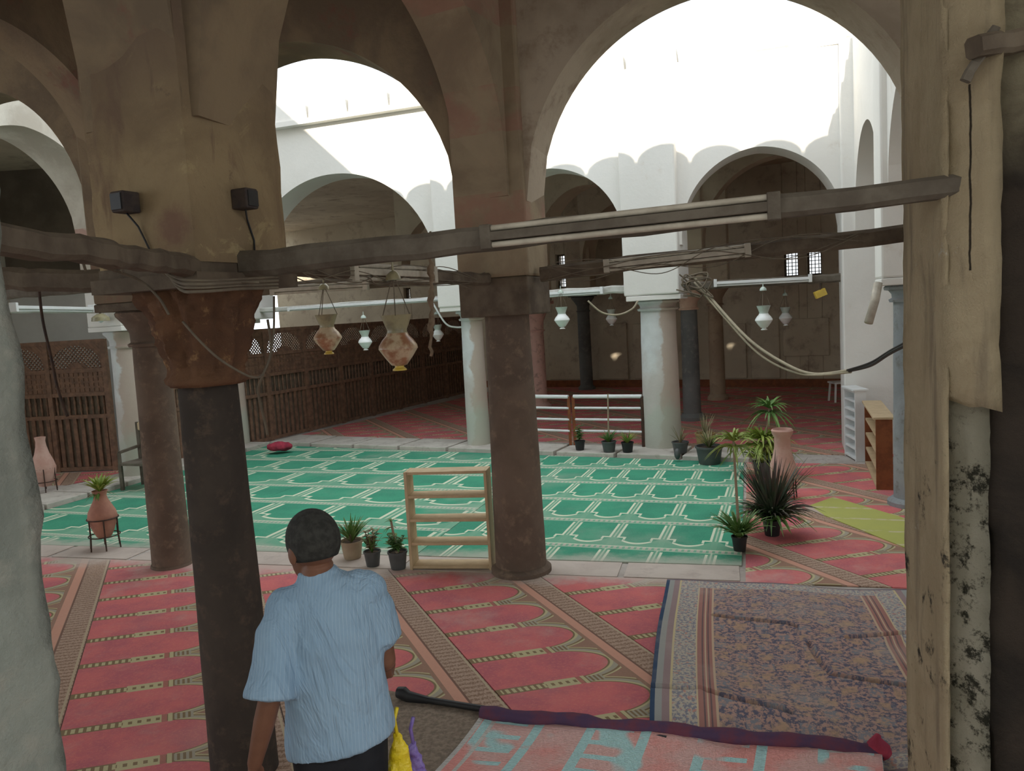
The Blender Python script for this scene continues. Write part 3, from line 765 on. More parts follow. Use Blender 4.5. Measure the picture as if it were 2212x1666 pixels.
ZN = [(edgeN, near_in), (V(0, 2.2, 0), V(0, 1, 0)), (V(-4.75, 0, 0), V(.9, .1, 0)), (fR+jn*.05, jn)]
ZR = [(edgeN, -near_in), (K4+right_out*.03, right_out), (V(6.6, 0, 0), V(-1, 0, 0)), (K3, -CD)]
red_labels = [
    (-2.23, -.92, 'red_b', 'red patterned carpet strip along the weathered grey wall edge'),
    (-.92, .39, 'red_b', 'red prayer carpet strip with beige dividers left of the nearest dark column'),
    (.39, 1.70, 'red_a', 'red carpet strip running under the man in the blue shirt'),
    (1.70, 2.90, 'red_a', 'red carpet strip with rounded niche ends between the man and the oriental rug'),
    (2.90, 4.10, 'red_a', 'red carpet strip passing under the left edge of the oriental rug'),
    (4.10, 5.30, 'red_a', 'red carpet strip by the black plant pots, crossing behind the oriental rug'),
    (5.30, 6.50, 'red_a', 'red carpet strip beneath the yellow green runner'),
    (6.50, 9.80, 'red_a', 'red carpet in front of the two bookcases at the right'),
]
for i, (b0, b1, mt, lb) in enumerate(red_labels):
    mb = MB()
    add_poly(mb, carpet_zone(b0+.004, b1-.004, ZN), .001, .013)
    if b1 > 4.2: add_poly(mb, carpet_zone(b0+.004, b1-.004, ZR), .001, .013)
    o = mb.build('prayer_carpet', M[mt]); tag(o, lb, 'carpet', 'red prayer carpet strips')
# far hall carpets
fkn = (K3-K2).normalized(); far_out = V(-fkn.y, fkn.x, 0); edgeF = K2+far_out*.86
ZFz = [(edgeF, far_out), (V(-1.45, 23.0, 0), V(.87, -.5, 0)), (BW0+bn*.1, bn), (V(10.5, 0, 0), V(-1, 0, 0))]
mb = MB(); add_poly(mb, carpet_zone(-4, 5.58, ZFz), .001, .012)
tag(mb.build('prayer_carpet', M['red_far']), 'red carpet with grey bands in front of the wooden screen, far hall', 'carpet', 'red prayer carpet strips')
mb = MB(); add_poly(mb, carpet_zone(5.59, 25, ZFz), .001, .012)
tag(mb.build('prayer_carpet', M['red_far']), 'dim red carpet filling the far hall behind the metal railing', 'carpet', 'red prayer carpet strips')
mb = MB(); mb.prism([(-9.6, 13.3), (-7.6, 12.9), (-6.9, 13.9), (-9.3, 14.2)], .001, .011)
tag(mb.build('prayer_carpet', M['red_far']), 'purple red carpet patch at the foot of the left wooden screen', 'carpet', 'red prayer carpet strips')
# green court carpets
seams = [0, .315, .665, 1.0]
green_labels = ['green prayer carpet behind the nearest dark column and the clay jar', 'green prayer carpet seen behind the open pine shelf',
                'green prayer carpet with clear niche rows beside the black plant pots']
for i in range(3):
    a = K1.lerp(K4, seams[i]); b = K1.lerp(K4, seams[i+1]); c = K2.lerp(K3, seams[i+1]); d = K2.lerp(K3, seams[i])
    s_ = DD*.006
    o = MB().prism(xy(a+s_, b-s_, c-s_-CD*.02, d+s_-CD*.02), .001, .013+.002*i).build('green_carpet', M['green_b' if i == 2 else 'green_a'])
    tag(o, green_labels[i], 'carpet', 'green court carpets')

# yellow green runner
ya, yb, yc, yd = fl(1738, 1100), fl(1985, 1200), fl(1985, 1133), fl(1800, 1078)
rt = thing('runner_rug', flat(ya)+V(0, 0, .015), 'yellow green runner rug lying across the red carpet by the right pier', 'rug')
ru = flat(yd-ya); 
o = MB().prism(xy(ya, yb, yc, yd), .014, .024).build('runner_pile', M['yellow_runner'], rt)

# oriental rug, crumpled, with sharp creases
RL, RWD = 2.95, 2.02
def rug_build():
    o0 = flat(fl(1404, 1600)); o1 = flat(fl(1443, 1270)); o2 = flat(fl(1950, 1292))
    near_dir = (o1-o0).normalized(); xdir = (o2-o1).normalized(); org = o0-near_dir*.12
    W = (o2-o1).length+.05; L = (o1-org).length
    nx, ny = 190, 240
    ha, hb = flat(fl(1042, 1568)), flat(fl(1905, 1652)); hd = (hb-ha).normalized(); hn = V(hd.y, -hd.x, 0); hl = (hb-ha).length
    def seg(p, a, b):
        ab = (b[0]-a[0], b[1]-a[1]); t = max(0, min(1, ((p[0]-a[0])*ab[0]+(p[1]-a[1])*ab[1])/(ab[0]**2+ab[1]**2)))
        return math.hypot(p[0]-a[0]-ab[0]*t, p[1]-a[1]-ab[1]*t), t
    def loc(x, y):
        q = flat(fl(x, y, .03))-org; den = xdir.x*near_dir.y-xdir.y*near_dir.x
        return ((q.x*near_dir.y-q.y*near_dir.x)/den, (xdir.x*q.y-xdir.y*q.x)/den)
    cr = [(loc(1420, 1512), loc(1530, 1522)), (loc(1530, 1522), loc(1712, 1560)), (loc(1550, 1345), loc(1725, 1372)), (loc(1835, 1398), loc(1990, 1385)), (loc(1800, 1480), loc(1990, 1512)), (loc(1752, 1405), loc(1800, 1480))]
    amp = [1, 1, .7, 1, .9, .25]
    vs = []; uvs = []
    for j in range(ny+1):
        for i in range(nx+1):
            x = W*i/nx; y = L*j/ny; uvs.append((x, y))
            z = .078+.010*math.sin(x*3.3+y*2.2)+.008*math.sin(y*5.1-x*1.7)+.006*math.sin(x*7+1)
            bow = .03*math.sin(y/L*3.0)*(1-x/W)
            for (a, b), am in zip(cr, amp):
                dd, t = seg((x, y), a, b)
                k = am*min(1, 6*(1-t)+.35)
                z += .030*k*math.exp(-(dd/.08)**2) - .12*k*math.exp(-(dd/.019)**4)
            p = org+xdir*(x-bow)+near_dir*y
            sl_ = (p-ha).dot(hd); q = (p-ha).dot(hn)
            side = min(1, max(0, (sl_-hl-.02)/.15)); f = max(min(1, max(0, (-q-.06)/.22)), side)   # lies flat where the mat covers it
            z = .022+(z-.022)*f; vs.append(V(p.x, p.y, max(z, .016)))
    n1 = len(vs); vs += [V(p.x, p.y, p.z-.012) for p in vs]
    w1 = nx+1; fs = []
    for j in range(ny):
        for i in range(nx):
            a = j*w1+i; fs.append((a, a+1, a+w1+1, a+w1)); fs.append((n1+a, n1+a+w1, n1+a+w1+1, n1+a+1))
    for i in range(nx):
        fs.append((i, n1+i, n1+i+1, i+1)); a = ny*w1+i; fs.append((a, a+1, n1+a+1, n1+a))
    for j in range(ny):
        a = j*w1; fs.append((a, a+w1, n1+a+w1, n1+a)); a = j*w1+nx; fs.append((a, n1+a, n1+a+w1, a+w1))
    # object space along the rug so that the woven borders follow it
    me = bpy.data.meshes.new('oriental_rug'); R3 = Matrix((xdir, V(-xdir.y, xdir.x, 0), UP)).transposed()
    Ri = R3.inverted(); sh = (Ri @ near_dir)
    me.from_pydata([Ri @ (v-org) for v in vs], [], fs); me.polygons.foreach_set('use_smooth', [True]*len(me.polygons))
    uvs = uvs+uvs; lay = me.uv_layers.new(name='weave')
    for lp in me.loops: lay.data[lp.index].uv = uvs[lp.vertex_index]
    ob = bpy.data.objects.new('oriental_rug', me); COL.objects.link(ob); ob.location = org; ob.rotation_euler = R3.to_euler()
    return ob, W, L
rug, RWD, RL = rug_build()
rug.data.materials.append(oriental(RL, RWD))
tag(rug, 'creased oriental rug with dark blue edge spread over the red carpet', 'rug')

# pink mat with its far hem rolled up, coarse mat and black pole
ra, rb = flat(fl(1042, 1568)), flat(fl(1905, 1652))
rdv = (rb-ra).normalized(); rnv = V(rdv.y, -rdv.x, 0)      # towards the viewer
pm = thing('woven_mat', ra, 'pink and turquoise woven mat with a rolled dark purple hem', 'mat')
W_ = (rb-ra).length
skew = (flat(fl(962, 1666))-ra); skew = skew/skew.dot(rnv); M['pink_mat'] = pink_mat_mat(rdv, skew)
mb = MB(); nx, ny = 40, 30; vs = []
for j in range(ny+1):
    for i in range(nx+1):
        s = W_*i/nx; t = 1.5*j/ny
        vs.append(ra+rdv*s+skew*t+UP*(.075-.012*math.sin(s*5+t*3)-.01*math.sin(t*6)))
n1 = len(vs); vs += [v-UP*.015 for v in vs]; w1 = nx+1
fs = [(j*w1+i, j*w1+i+1, (j+1)*w1+i+1, (j+1)*w1+i) for j in range(ny) for i in range(nx)]
fs += [(n1+j*w1+i, n1+(j+1)*w1+i, n1+(j+1)*w1+i+1, n1+j*w1+i+1) for j in range(ny) for i in range(nx)]
fs += [(i, n1+i, n1+i+1, i+1) for i in range(nx)]+[(j*w1, (j+1)*w1, n1+(j+1)*w1, n1+j*w1) for j in range(ny)]
fs += [(j*w1+nx, n1+j*w1+nx, n1+(j+1)*w1+nx, (j+1)*w1+nx) for j in range(ny)]+[(ny*w1+i, ny*w1+i+1, n1+ny*w1+i+1, n1+ny*w1+i) for i in range(nx)]
mb.add(vs, fs); po = mb.build('mat_sheet', M['pink_mat'], pm, smooth='all')
mb = MB(); rnd = random.Random(4)
pts = [ra+rdv*(W_*i/24)+UP*(.080+.006*math.sin(i*1.3))+rnv*.01*math.sin(i*.9) for i in range(25)]
mb.tube(pts, [.042+.006*math.sin(i*2.1) for i in range(25)], 12); mb.build('rolled_hem', M['mat_roll'], pm, smooth=True)
mb = MB(); mb.limb([rb+UP*.08, rb+UP*.12-rdv*.03, rb+UP*.15-rdv*.02], [.05, .045, .02]); mb.build('hem_fold', M['red_cloth'], pm, smooth='all')
# stack of mats beneath keeps the pink mat off the floor
mb = MB(); und = [ra+rnv*.06+rdv*.05, ra+rdv*(W_-.05)+rnv*.06, ra+rdv*(W_-.05)+skew*1.45, ra+rdv*.05+skew*1.45]
mb.prism(xy(*und), .016, .028); tag(mb.build('felt_mat', M['coarse_mat']), 'brown felt mat lying beneath the pink woven mat', 'mat')
ca = [flat(fl(*p)) for p in ((835, 1502), (1062, 1548), (1040, 1585), (905, 1790), (660, 1790))]
tag(MB().prism(xy(*ca), .014, .036).build('coarse_mat', M['coarse_mat']), 'coarse brown floor mat beside the pink mat', 'mat')
p0, p1 = fl(866, 1503, .06), fl(1440, 1598, .06)
pb = thing('broom_pole', flat(p0), 'black pole lying along the edge of the mats, thick cap at one end', 'pole')
mb = MB(); mb.tube([p0, p0.lerp(p1, .5)+V(0, 0, .003), p1], .021, 10); mb.build('shaft', M['black'], pb, smooth=True)
mb = MB(); pd = (p1-p0).normalized()
mb.tube([p0-pd*.02+UP*.02, p0+pd*.02+UP*.02, p0+pd*.06, p0+pd*.2], [.035, .042, .036, .022], 12); mb.build('cap', M['black'], pb, smooth=True)

# ------------------------------------------------------------------ columns
def prof_shaft(r0, r1, z0, z1, n=14):
    return [(r0+(r1-r0)*i/n+.012*r0*math.sin(PI*i/n), z0+(z1-z0)*i/n) for i in range(n+1)]
def column(loc, r, rt_, z1, mat, label, lean=0, base=None, cap=None, group=None, wob=.008, z0=0.0, capmat=None):
    o = thing('column', V(loc.x, loc.y, z0), label, 'column', group); o['kind'] = 'thing'
    zb = z0
    if base:
        MB().lathe(flat(loc), base, 36).build('base', mat, o, smooth=True); zb = base[-1][1]
    MB().lathe(flat(loc), prof_shaft(r, rt_, zb, z1), 40, wob, int(abs(loc.x*77))).build('shaft', mat, o, smooth=True)
    if cap: cap(o, loc, capmat or mat)
    return o
def cap_near(o, c, mat):                  # crumbling leaf capital
    ax = V(math.cos(NB), math.sin(NB), 0); ay = V(-ax.y, ax.x, 0); rnd = random.Random(11)
    mb = MB(); k = 48; n = 26; vs = []
    for i in range(n+1):
        t = i/n; z = 2.20+t*.50
        for j in range(k):
            q = 2*PI*j/k
            sq = min(1/max(abs(math.cos(q-NB)), 1e-6), 1/max(abs(math.sin(q-NB)), 1e-6))
            rr = .178+.035*math.exp(-((t-.06)/.05)**2)+.085*t**1.5
            shape = 1+(sq-1)*max(0, t-.35)/.65*.6
            leaf = .030*math.sin(8*q)*math.sin(t*PI)+.02*math.sin(16*q+t*9)*t
            rr = rr*shape+leaf+rnd.uniform(-.009, .009)
            vs.append(flat(c)+V(rr*math.cos(q), rr*math.sin(q), z))
    fs = [(i*k+j, i*k+(j+1) % k, (i+1)*k+(j+1) % k, (i+1)*k+j) for i in range(n) for j in range(k)]
    fs += [tuple(range(k))[::-1], tuple(n*k+j for j in range(k))]
    mb.add(vs, fs); mb.build('capital', M['stone_cap'], o, smooth='all')
    mb = MB(); mb.obox(flat(c)+UP*2.735, ax*.36, ay*.36, UP*.035); mb.obox(flat(c)+UP*2.795, ax*.33, ay*.33, UP*.025)
    mb.build('wooden_abacus', M['wood_dark'], o)
def cap_block(zb, zt, half, ang=AD, matn='wood_dark'):
    def f(o, c, mat):
        ax = V(math.cos(ang), math.sin(ang), 0); ay = V(-ax.y, ax.x, 0)
        MB().obox(flat(c)+UP*(zb+zt)/2, ax*half, ay*half, UP*(zt-zb)/2).build('impost_block', M[matn], o, bevel=.015)
    return f
def cap_flare(zb, zt, rb, rt2, half, ang=AD, blockmat=None):
    def f(o, c, mat):
        MB().lathe(flat(c), [(rb*1.12, zb-.05), (rb*1.18, zb-.02), (rb, zb), (rb*1.02, zb+(zt-zb)*.3), (rb+(rt2-rb)*.45, zb+(zt-zb)*.6), (rt2, zt-.05), (rt2*1.02, zt-.02), (rt2*.95, zt)], 32).build('capital', mat, o, smooth=True)
        ax = V(math.cos(ang), math.sin(ang), 0); ay = V(-ax.y, ax.x, 0)
        MB().obox(flat(c)+UP*(zt+.04), ax*half, ay*half, UP*.04).build('abacus', blockmat or mat, o, bevel=.01)
    return f
column(Nn, .182, .150, 2.24, M['stone_black'], 'tall dark stone column with crumbling leaf capital nearest the man', cap=cap_near, group='dark near hall columns', base=[(.185, 0), (.183, .02)])
column(P2, .245, .205, 2.50, M['stone_dark'], 'dark brown column beside the open pine shelf', cap=cap_block(2.46, 2.80, .33), group='dark near hall columns', base=[(.29, 0), (.29, .05), (.25, .08)])
column(P1, .20, .17, 2.42, M['stone_dark'], 'dark brown column standing behind the nearest column, by the clay jar', cap=cap_flare(2.4, 2.72, .18, .30, .34, blockmat=M['wood_dark']), group='dark near hall columns', base=[(.22, 0), (.21, .04)])
column(L1, .235, .205, 2.34, M['column_white'], 'whitewashed column at the left side of the court before the wooden screen', cap=cap_flare(2.30, 2.54, .215, .30, .36, blockmat=M['plaster_white']), group='whitewashed court columns', z0=.0)
column(F1, .215, .19, 2.56, M['column_white'], 'slim whitewashed column with green tinted foot at the left end of the railing', cap=cap_flare(2.42, 2.55, .2, .28, .43, blockmat=M['plaster_white']), group='whitewashed court columns', z0=.0)
column(F2, .315, .285, 2.54, M['column_white'], 'thick whitewashed column with bare brown side at the right end of the railing', cap=cap_flare(2.42, 2.54, .29, .36, .44, blockmat=M['plaster_white']), group='whitewashed court columns', z0=.0)
column(F0, .2, .18, 2.56, M['column_white'], 'whitewashed corner column hidden behind the nearest dark column', cap=cap_flare(2.42, 2.55, .2, .3, .44, blockmat=M['plaster_white']), group='whitewashed court columns', z0=.0)
column(G1, .20, .185, 2.54, M['column_bluegrey'], 'blue grey column behind the brown bookcase', cap=cap_flare(2.4, 2.54, .2, .28, .34, blockmat=M['plaster_white']), base=[(.27, 0), (.27, .06), (.22, .1)])
column(P3, .22, .2, 2.54, M['column_bluegrey'], 'blue grey column hidden behind the right masonry pier', cap=cap_block(2.5, 2.8, .33))
c4 = [flat(fl(*p)) for p in ((1168, 882), (1496, 908), (1551, 864), (1268, 842))]
hb = lambda r: [(r*1.5, 0), (r*1.5, .08), (r*1.25, .12), (r*1.1, .16)]
column(c4[0], .19, .17, 2.05, M['column_pink'], 'slender pink column with flared capital behind the railing', cap=cap_flare(2.0, 2.62, .18, .36, .38), base=hb(.19), group='far hall columns')
column(c4[1], .185, .165, 2.42, M['column_grey'], 'dark grey column on a pale base just right of the thick white column', cap=cap_flare(2.36, 2.72, .18, .36, .36, blockmat=M['column_pale']), base=hb(.185), group='far hall columns', capmat=M['column_pale'])
column(c4[2], .19, .17, 2.5, M['column_tan'], 'tan brown column deep in the dim far hall', cap=cap_flare(2.4, 2.8, .18, .34, .36), base=hb(.17), group='far hall columns')
column(c4[3], .19, .18, 2.5, M['column_grey'], 'dim grey column against the back wall above the railing', cap=cap_flare(2.4, 2.8, .18, .34, .36), base=hb(.17), group='far hall columns')
for i, c in enumerate(c4):
    block('wall_pier_hall_%d' % (i+1), c, .35, AD, (2.705, 2.805, 2.885, 2.885)[i], ZF-.2, M['plaster_hall'])
arch_wall('wall_hall_1', c4[1]-DD*.0, c4[1]+DD*4, .5, 3.6, 5.2, ZF-.2, M['plaster_hall'])
arch_wall('wall_hall_2', c4[0]-DD*3.9, c4[0], .5, 3.6, 5.2, ZF-.2, M['plaster_hall'])
arch_wall('wall_hall_3', c4[0], c4[1], .5, 3.6, 5.2, ZF-.2, M['plaster_hall'])
arch_wall('wall_hall_4', c4[3], c4[2], .5, 3.6, 5.2, ZF-.2, M['plaster_hall'])

# ------------------------------------------------------------------ tie beams, fluorescent battens
BM = {}
def tie(key, a, b, w, h, w2, h2, mat, label, seed=0):
    o = MB().log(a, b, w, h, w2, h2, 16, .008, seed).build('tie_beam', M[mat]); BM[key] = (Vector(a), Vector(b))
    tag(o, label, 'beam', 'timber tie beams', 'thing'); return o
tie('NR', at(528, 572, 4.0), at(2110, 402, 2.86), .12, .135, .1, .085, 'wood_grey', 'long timber tie beam from the near pier to the right masonry pier', 1)
tie('NM', at(432, 580, 3.85), at(-60, 505, 2.2), .1, .10, .1, .09, 'wood_dark', 'dark tie beam draped with cables sloping to the left jamb', 2)
tie('NQ', at(420, 607, 4.05), at(-80, 603, 4.35), .12, .13, .12, .12, 'wood_dark', 'lower dark tie beam left of the near pier, under the cable draped beam', 3)
tie('NP', at(560, 577, 4.25), at(1048, 604, 6.95), .1, .085, .11, .11, 'wood_dark', 'timber tie beam from the near pier back to the middle dark column', 4)
tie('PP', V(P1.x+.3, P1.y-.06, 2.86), V(P2.x-.3, P2.y+.06, 2.84), .12, .12, .12, .12, 'wood_dark', 'timber tie beam over the two clay stained lanterns', 5)
tie('P0', V(L2.x+.3, L2.y-.1, 3.04), V(P1.x-.28, P1.y+.05, 3.0), .12, .12, .12, .12, 'wood_grey', 'pale tie beam above the left wooden screen, next to the court', 6)
tie('PR', at(1168, 592, 7.0), at(1990, 500, 6.35), .14, .135, .14, .145, 'wood_dark', 'timber tie beam from the middle dark column across the big arch', 7)
tie('FL', V(F0.x+.4, F0.y-.14, 2.80), V(F1.x-.4, F1.y+.14, 2.80), .11, .10, .11, .10, 'wood_white', 'whitewashed tie beam on the far side over the wooden screen', 8)
tie('FM', V(F1.x+.4, F1.y-.16, 2.76), V(F2.x-.4, F2.y+.16, 2.76), .11, .14, .11, .14, 'wood_white', 'whitewashed tie beam on the far side above the railing', 9)
tie('FR', V(F2.x+.42, F2.y-.2, 2.74), V(F3.x-.4, F3.y+.2, 2.72), .11, .14, .11, .14, 'wood_grey', 'grey tie beam on the far side above the right far hall', 10)
tie('LL', V(L2.x+.1, L2.y+.34, 2.95), V(L1.x-.1, L1.y-.34, 2.9), .11, .10, .11, .10, 'wood_white', 'white tie beam on the left side of the court', 11)

def batten(a, b, label, body, tube, h=.075, w=.06, two=True, drop=V(0, 0, 0)):
    a = Vector(a)+drop; b = Vector(b)+drop; d = (b-a).normalized(); sx = d.cross(UP).normalized(); sz = sx.cross(d)
    o = thing('fluorescent_batten', a.lerp(b, .5), label, 'light fixture', 'fluorescent tube fittings')
    MB().beam(a, b, w, h*.45).build('housing', M[body], o, bevel=.004)
    for q in (a, b):
        MB().beam(q-d*.025, q+d*.025, w*1.1, h*1.25).build('lamp_holder', M[body], o, bevel=.004)
    for sgn in ((1, -1) if two else (-1,)):
        MB().tube([a+sz*sgn*h*.42-sx*w*.3*0, b+sz*sgn*h*.42], h*.16, 10).build('tube', M[tube], o, smooth=True)
    return o
def on(key, x, side=.10, up=0):            # point on a tie beam seen at pixel column x, moved towards the viewer
    a, b = BM[key]; lo, hi = 0, 1
    def px(t):
        q = a.lerp(b, t)-EYE; return 1106+F*q.dot(CR)/q.dot(fw)
    s = 1 if px(1) > px(0) else -1
    for _ in range(40):
        mdl = (lo+hi)/2
        if (px(mdl)-x)*s < 0: lo = mdl
        else: hi = mdl
    p = a.lerp(b, lo); q = flat(EYE-p).normalized(); return p+q*side+UP*up
batten(on('NR', 1052, .075), on('NR', 1672, .06), 'long dusty twin fluorescent fitting on the nearest tie beam', 'wood_grey', 'dusty_white', .085, .05)
batten(on('NP', 762, .08, .0), on('NP', 935, .08, .01), 'dusty cream fluorescent fitting right of the near pier capital', 'dusty_white', 'dusty_white', .10, .06)
batten(on('PP', 590, .09, -.02), on('PP', 790, .09, -.02), 'dusty fluorescent fitting on the beam over the lanterns', 'dusty_white', 'dusty_white', .075, .06)
batten(on('PR', 1310, .09), on('PR', 1615, .09), 'dusty fluorescent fitting in the middle of the big arch', 'dusty_white', 'dusty_white', .09, .06)
batten(on('FL', 625, .09, -.02), on('FL', 965, .09, -.01), 'long white fluorescent fitting on the far beam over the wooden screen', 'white', 'white', .06, .08)
batten(on('FM', 1168, .09, .0), on('FM', 1300, .09, .0), 'white fluorescent tube left of the thick white column', 'white', 'tube', .1, .08, False)
batten(on('FR', 1545, .09, .02), on('FR', 1750, .09, .02), 'white fluorescent tube right of the thick white column', 'white', 'tube', .1, .08, False)
batten(at(30, 664, 10.6), at(198, 667, 12.4), 'white fluorescent tube left of the left white column', 'white', 'tube', .1, .09, False)
batten(at(30, 621, 9.0), at(92, 620, 9.0), 'short white fluorescent tube high beside the left jamb', 'white', 'tube', .07, .06, False)

o = MB().log(at(2098, 98, 2.72), at(2330, 70, 2.80), .08, .075, .09, .085, 6, .01, 15).build('timber_stub', M['wood_dark'])
tag(o, 'dark timber stub high up in the right masonry pier', 'beam', None, 'thing')
o = MB().log(at(2085, 175, 2.75), at(2150, 60, 2.72), .035, .035, .03, .03, 6, .008, 16).build('timber_stub', M['wood_grey'])
tag(o, 'thin slanting stick beside the timber stub in the right pier', 'beam', None, 'thing')
# ------------------------------------------------------------------ hanging lanterns
def lantern(name, body, neck, foot):
    o = thing(name, (0, 0, 0), None, None)
    MB().lathe((0, 0, 0), [(.028, -.125), (.05, -.12), (.085, -.075), (.125, -.015), (.122, .005), (.10, .04), (.072, .07), (.066, .085)], 28).build('glass_bowl', M[body], o, smooth=True)
    MB().lathe((0, 0, 0), [(.066, .085), (.062, .10), (.075, .135), (.098, .195), (.10, .20), (.094, .20), (.07, .135), (.058, .10)], 28, cap=False).build('flared_neck', M[neck], o, smooth=True)
    MB().lathe((0, 0, 0), [(.045, -.155), (.045, -.148), (.03, -.135), (.028, -.12)], 20).build('foot', M[foot], o, smooth=True)
    for k in range(3):
        q = 2*PI*k/3+.5; p = V(.1*math.cos(q), .1*math.sin(q), .195)
        MB().tube([p, V(.012*math.cos(q), .012*math.sin(q), .43)], .0035, 5).build('chain', M['cable_brown'], o)
    MB().lathe((0, 0, 0), [(.05, .42), (.045, .45), (.02, .475), (.008, .48), (.006, .54)], 16).build('canopy', M[neck], o, smooth=True)
    return o
protoW = lantern('hanging_lantern', 'lamp_white', 'lamp_neck', 'lamp_white')
protoB = lantern('hanging_lantern', 'lamp_brown', 'lamp_neck_dusty', 'lamp_brass')
lans = [(protoB, 860, 748, 5.25, 'larger clay stained lantern with olive neck hanging beside the rag cord', 1.06),
        (protoB, 708, 728, 7.3, 'smaller clay stained lantern hanging nearer the near pier capital', 1.05),
        (protoW, 789, 738, 14.0, 'white glass lantern hanging between the two stained lanterns', 1.0),
        (protoW, 946, 722, 16.5, 'dim grey green lantern hanging over the dark end of the wooden screen', 1.0),
        (protoW, 1214, 690, 12.6, 'white lantern with green neck hanging above the railing', 1.0),
        (protoW, 1321, 688, 17.0, 'dim lantern hanging in the far hall beyond the railing lantern', 1.0),
        (protoW, 1650, 690, 11.4, 'brightest white lantern hanging in the right far bay', 1.0),
        (protoW, 1697, 686, 15.0, 'greenish lantern just right of the brightest white lantern', 1.0)]
used = set()
for pr_, x, y, Y, lb, sc_ in lans:
    o = pr_ if pr_.name not in used else copy_tree(pr_); used.add(pr_.name)
    o.location = at(x, y, Y); o.scale = (sc_,)*3; o.rotation_euler = (0, 0, x*.1)
    tag(o, lb, 'lantern', 'hanging mosque lanterns')

# ------------------------------------------------------------------ cables, cords, boxes
def cable(pts, r, mat, label, name='cable', cat='cable', group='loose electric cables', n=10):
    P_ = [Vector(p) for p in pts]; out = []
    for i in range(len(P_)-1):
        p0 = P_[max(i-1, 0)]; p1 = P_[i]; p2 = P_[i+1]; p3 = P_[min(i+2, len(P_)-1)]
        for k in range(n):
            t = k/n; out.append(.5*((2*p1)+(p2-p0)*t+(2*p0-5*p1+4*p2-p3)*t*t+(3*p1-p0-3*p2+p3)*t**3))
    out.append(P_[-1])
    return tag(MB().tube(out, r, 6).build(name, M[mat], smooth='all'), label, cat, group)
cable([at(1500, 600, 12.5), at(1545, 655, 12.2), at(1620, 735, 11.6), at(1700, 788, 11), at(1760, 808, 10.5), at(1838, 800, 9.6)], .022, 'cable_tan', 'tan cable sagging from the thick white column towards the right')
cable([at(1500, 610, 12.4), at(1560, 680, 12.1), at(1640, 765, 11.5), at(1730, 808, 10.8), at(1838, 804, 9.6)], .016, 'cable_tan', 'thinner tan cable just under the sagging tan cable')
cable([at(1834, 802, 9.6), at(1880, 790, 8.6), at(1925, 762, 7.6), at(1990, 730, 6.6)], .017, 'black', 'black cable rising to the right masonry pier')
cable([at(1830, 800, 9.6), at(1880, 784, 8.6), at(1925, 757, 7.6), at(1990, 722, 6.6)], .013, 'black', 'second black cable rising above its twin to the right pier')
cable([at(1270, 650, 12.6), at(1300, 675, 12.6), at(1335, 680, 12.6), at(1365, 668, 12.6), at(1378, 650, 12.6)], .016, 'cable_tan', 'loop of pale cable hanging left of the thick white column')
cable([at(935, 655, 14.3), at(962, 698, 14.2), at(985, 707, 14.2), at(1012, 705, 14.15)], .017, 'white', 'white cable loop beside the slim white column')
cable([at(395, 695, 3.85), at(430, 735, 3.82), at(480, 780, 3.8), at(545, 815, 3.9), at(572, 800, 4.0), at(590, 730, 4.1), at(592, 640, 4.15)], .006, 'cable_brown', 'thin cable looping across the near capital')
for i, (xs, lb) in enumerate([([(40, 535), (160, 560), (290, 600), (340, 640), (365, 680)], 'lowest brown cable trailing over the left tie beams'),
                              ([(40, 505), (140, 520), (170, 545), (185, 585)], 'brown cable curling down off the left tie beam'),
                              ([(60, 508), (230, 518), (262, 545), (262, 590)], 'second brown cable curling off the left tie beam'),
                              ([(100, 515), (310, 540), (350, 590), (420, 606), (560, 610)], 'brown cable wrapped round the near pier foot')]):
    cable([at(x, y, 3.62-.003*max(0, 300-x)*1.2) for x, y in xs], .006, 'cable_brown', lb)
for i in range(4):
    cable([at(330+i*9, 560+i*7, 3.55), at(375+i*5, 598+i*9, 3.50), at(430, 606+i*8, 3.43), at(520, 603+i*7, 3.62), at(600, 598+i*8, 3.95)], .006+.002*(i % 2), 'cable_brown', 'brown cable bound round the wooden abacus of the near capital')
rndc = random.Random(21)
for i in range(7):
    y0 = 585+i*4; a_ = on('NP', 575+rndc.uniform(-10, 20), .08, .03+.02*i); pts = [a_]
    for xx in (660, 760, 850, 940, 1030): pts.append(on('NP', xx+rndc.uniform(-25, 25), .085+.008*i, rndc.uniform(-.09, .075)))
    cable(pts, .0035, 'cable_brown', 'thin dusty wire tangled along the beam from near pier to middle column', group='wires on the beam')
for i in range(5):
    pts = [on('PR', x_+rndc.uniform(-20, 20), .09+.01*i, rndc.uniform(-.12, .09)) for x_ in (1180, 1290, 1420, 1560, 1700, 1850)]
    cable(pts, .004, 'cable_brown', 'thin dusty wire tangled along the beam crossing the big arch', group='wires on the beam')
cable([at(83, 610, 5), at(92, 690, 5), at(110, 770, 5), at(125, 840, 5), at(146, 900, 5)], .010, 'iron', 'dark cord hanging down before the left wooden screen', 'hanging_rope', 'rope')
cable([at(578, 690, 5.2), at(586, 760, 5.2), at(566, 815, 5.2), at(558, 850, 5.2), at(572, 910, 5.2), at(578, 940, 5.2)], .009, 'cable_brown', 'knotted brown cord hanging in front of the wooden screen', 'hanging_rope', 'rope')
rg = thing('rag_cord', at(931, 570, 5.7), 'twisted rag cord hanging right of the larger stained lantern', 'cord')
mb = MB(); rnd = random.Random(3); pts = [at(931+rnd.uniform(-3, 3), 500+i*10, 5.7) for i in range(28)]
mb.tube(pts, [.008+.018*abs(math.sin(i*.55))*(1 if 6 < i < 24 else .3) for i in range(28)], 7); mb.build('twisted_rag', M['cloth_rag'], rg, smooth='all')

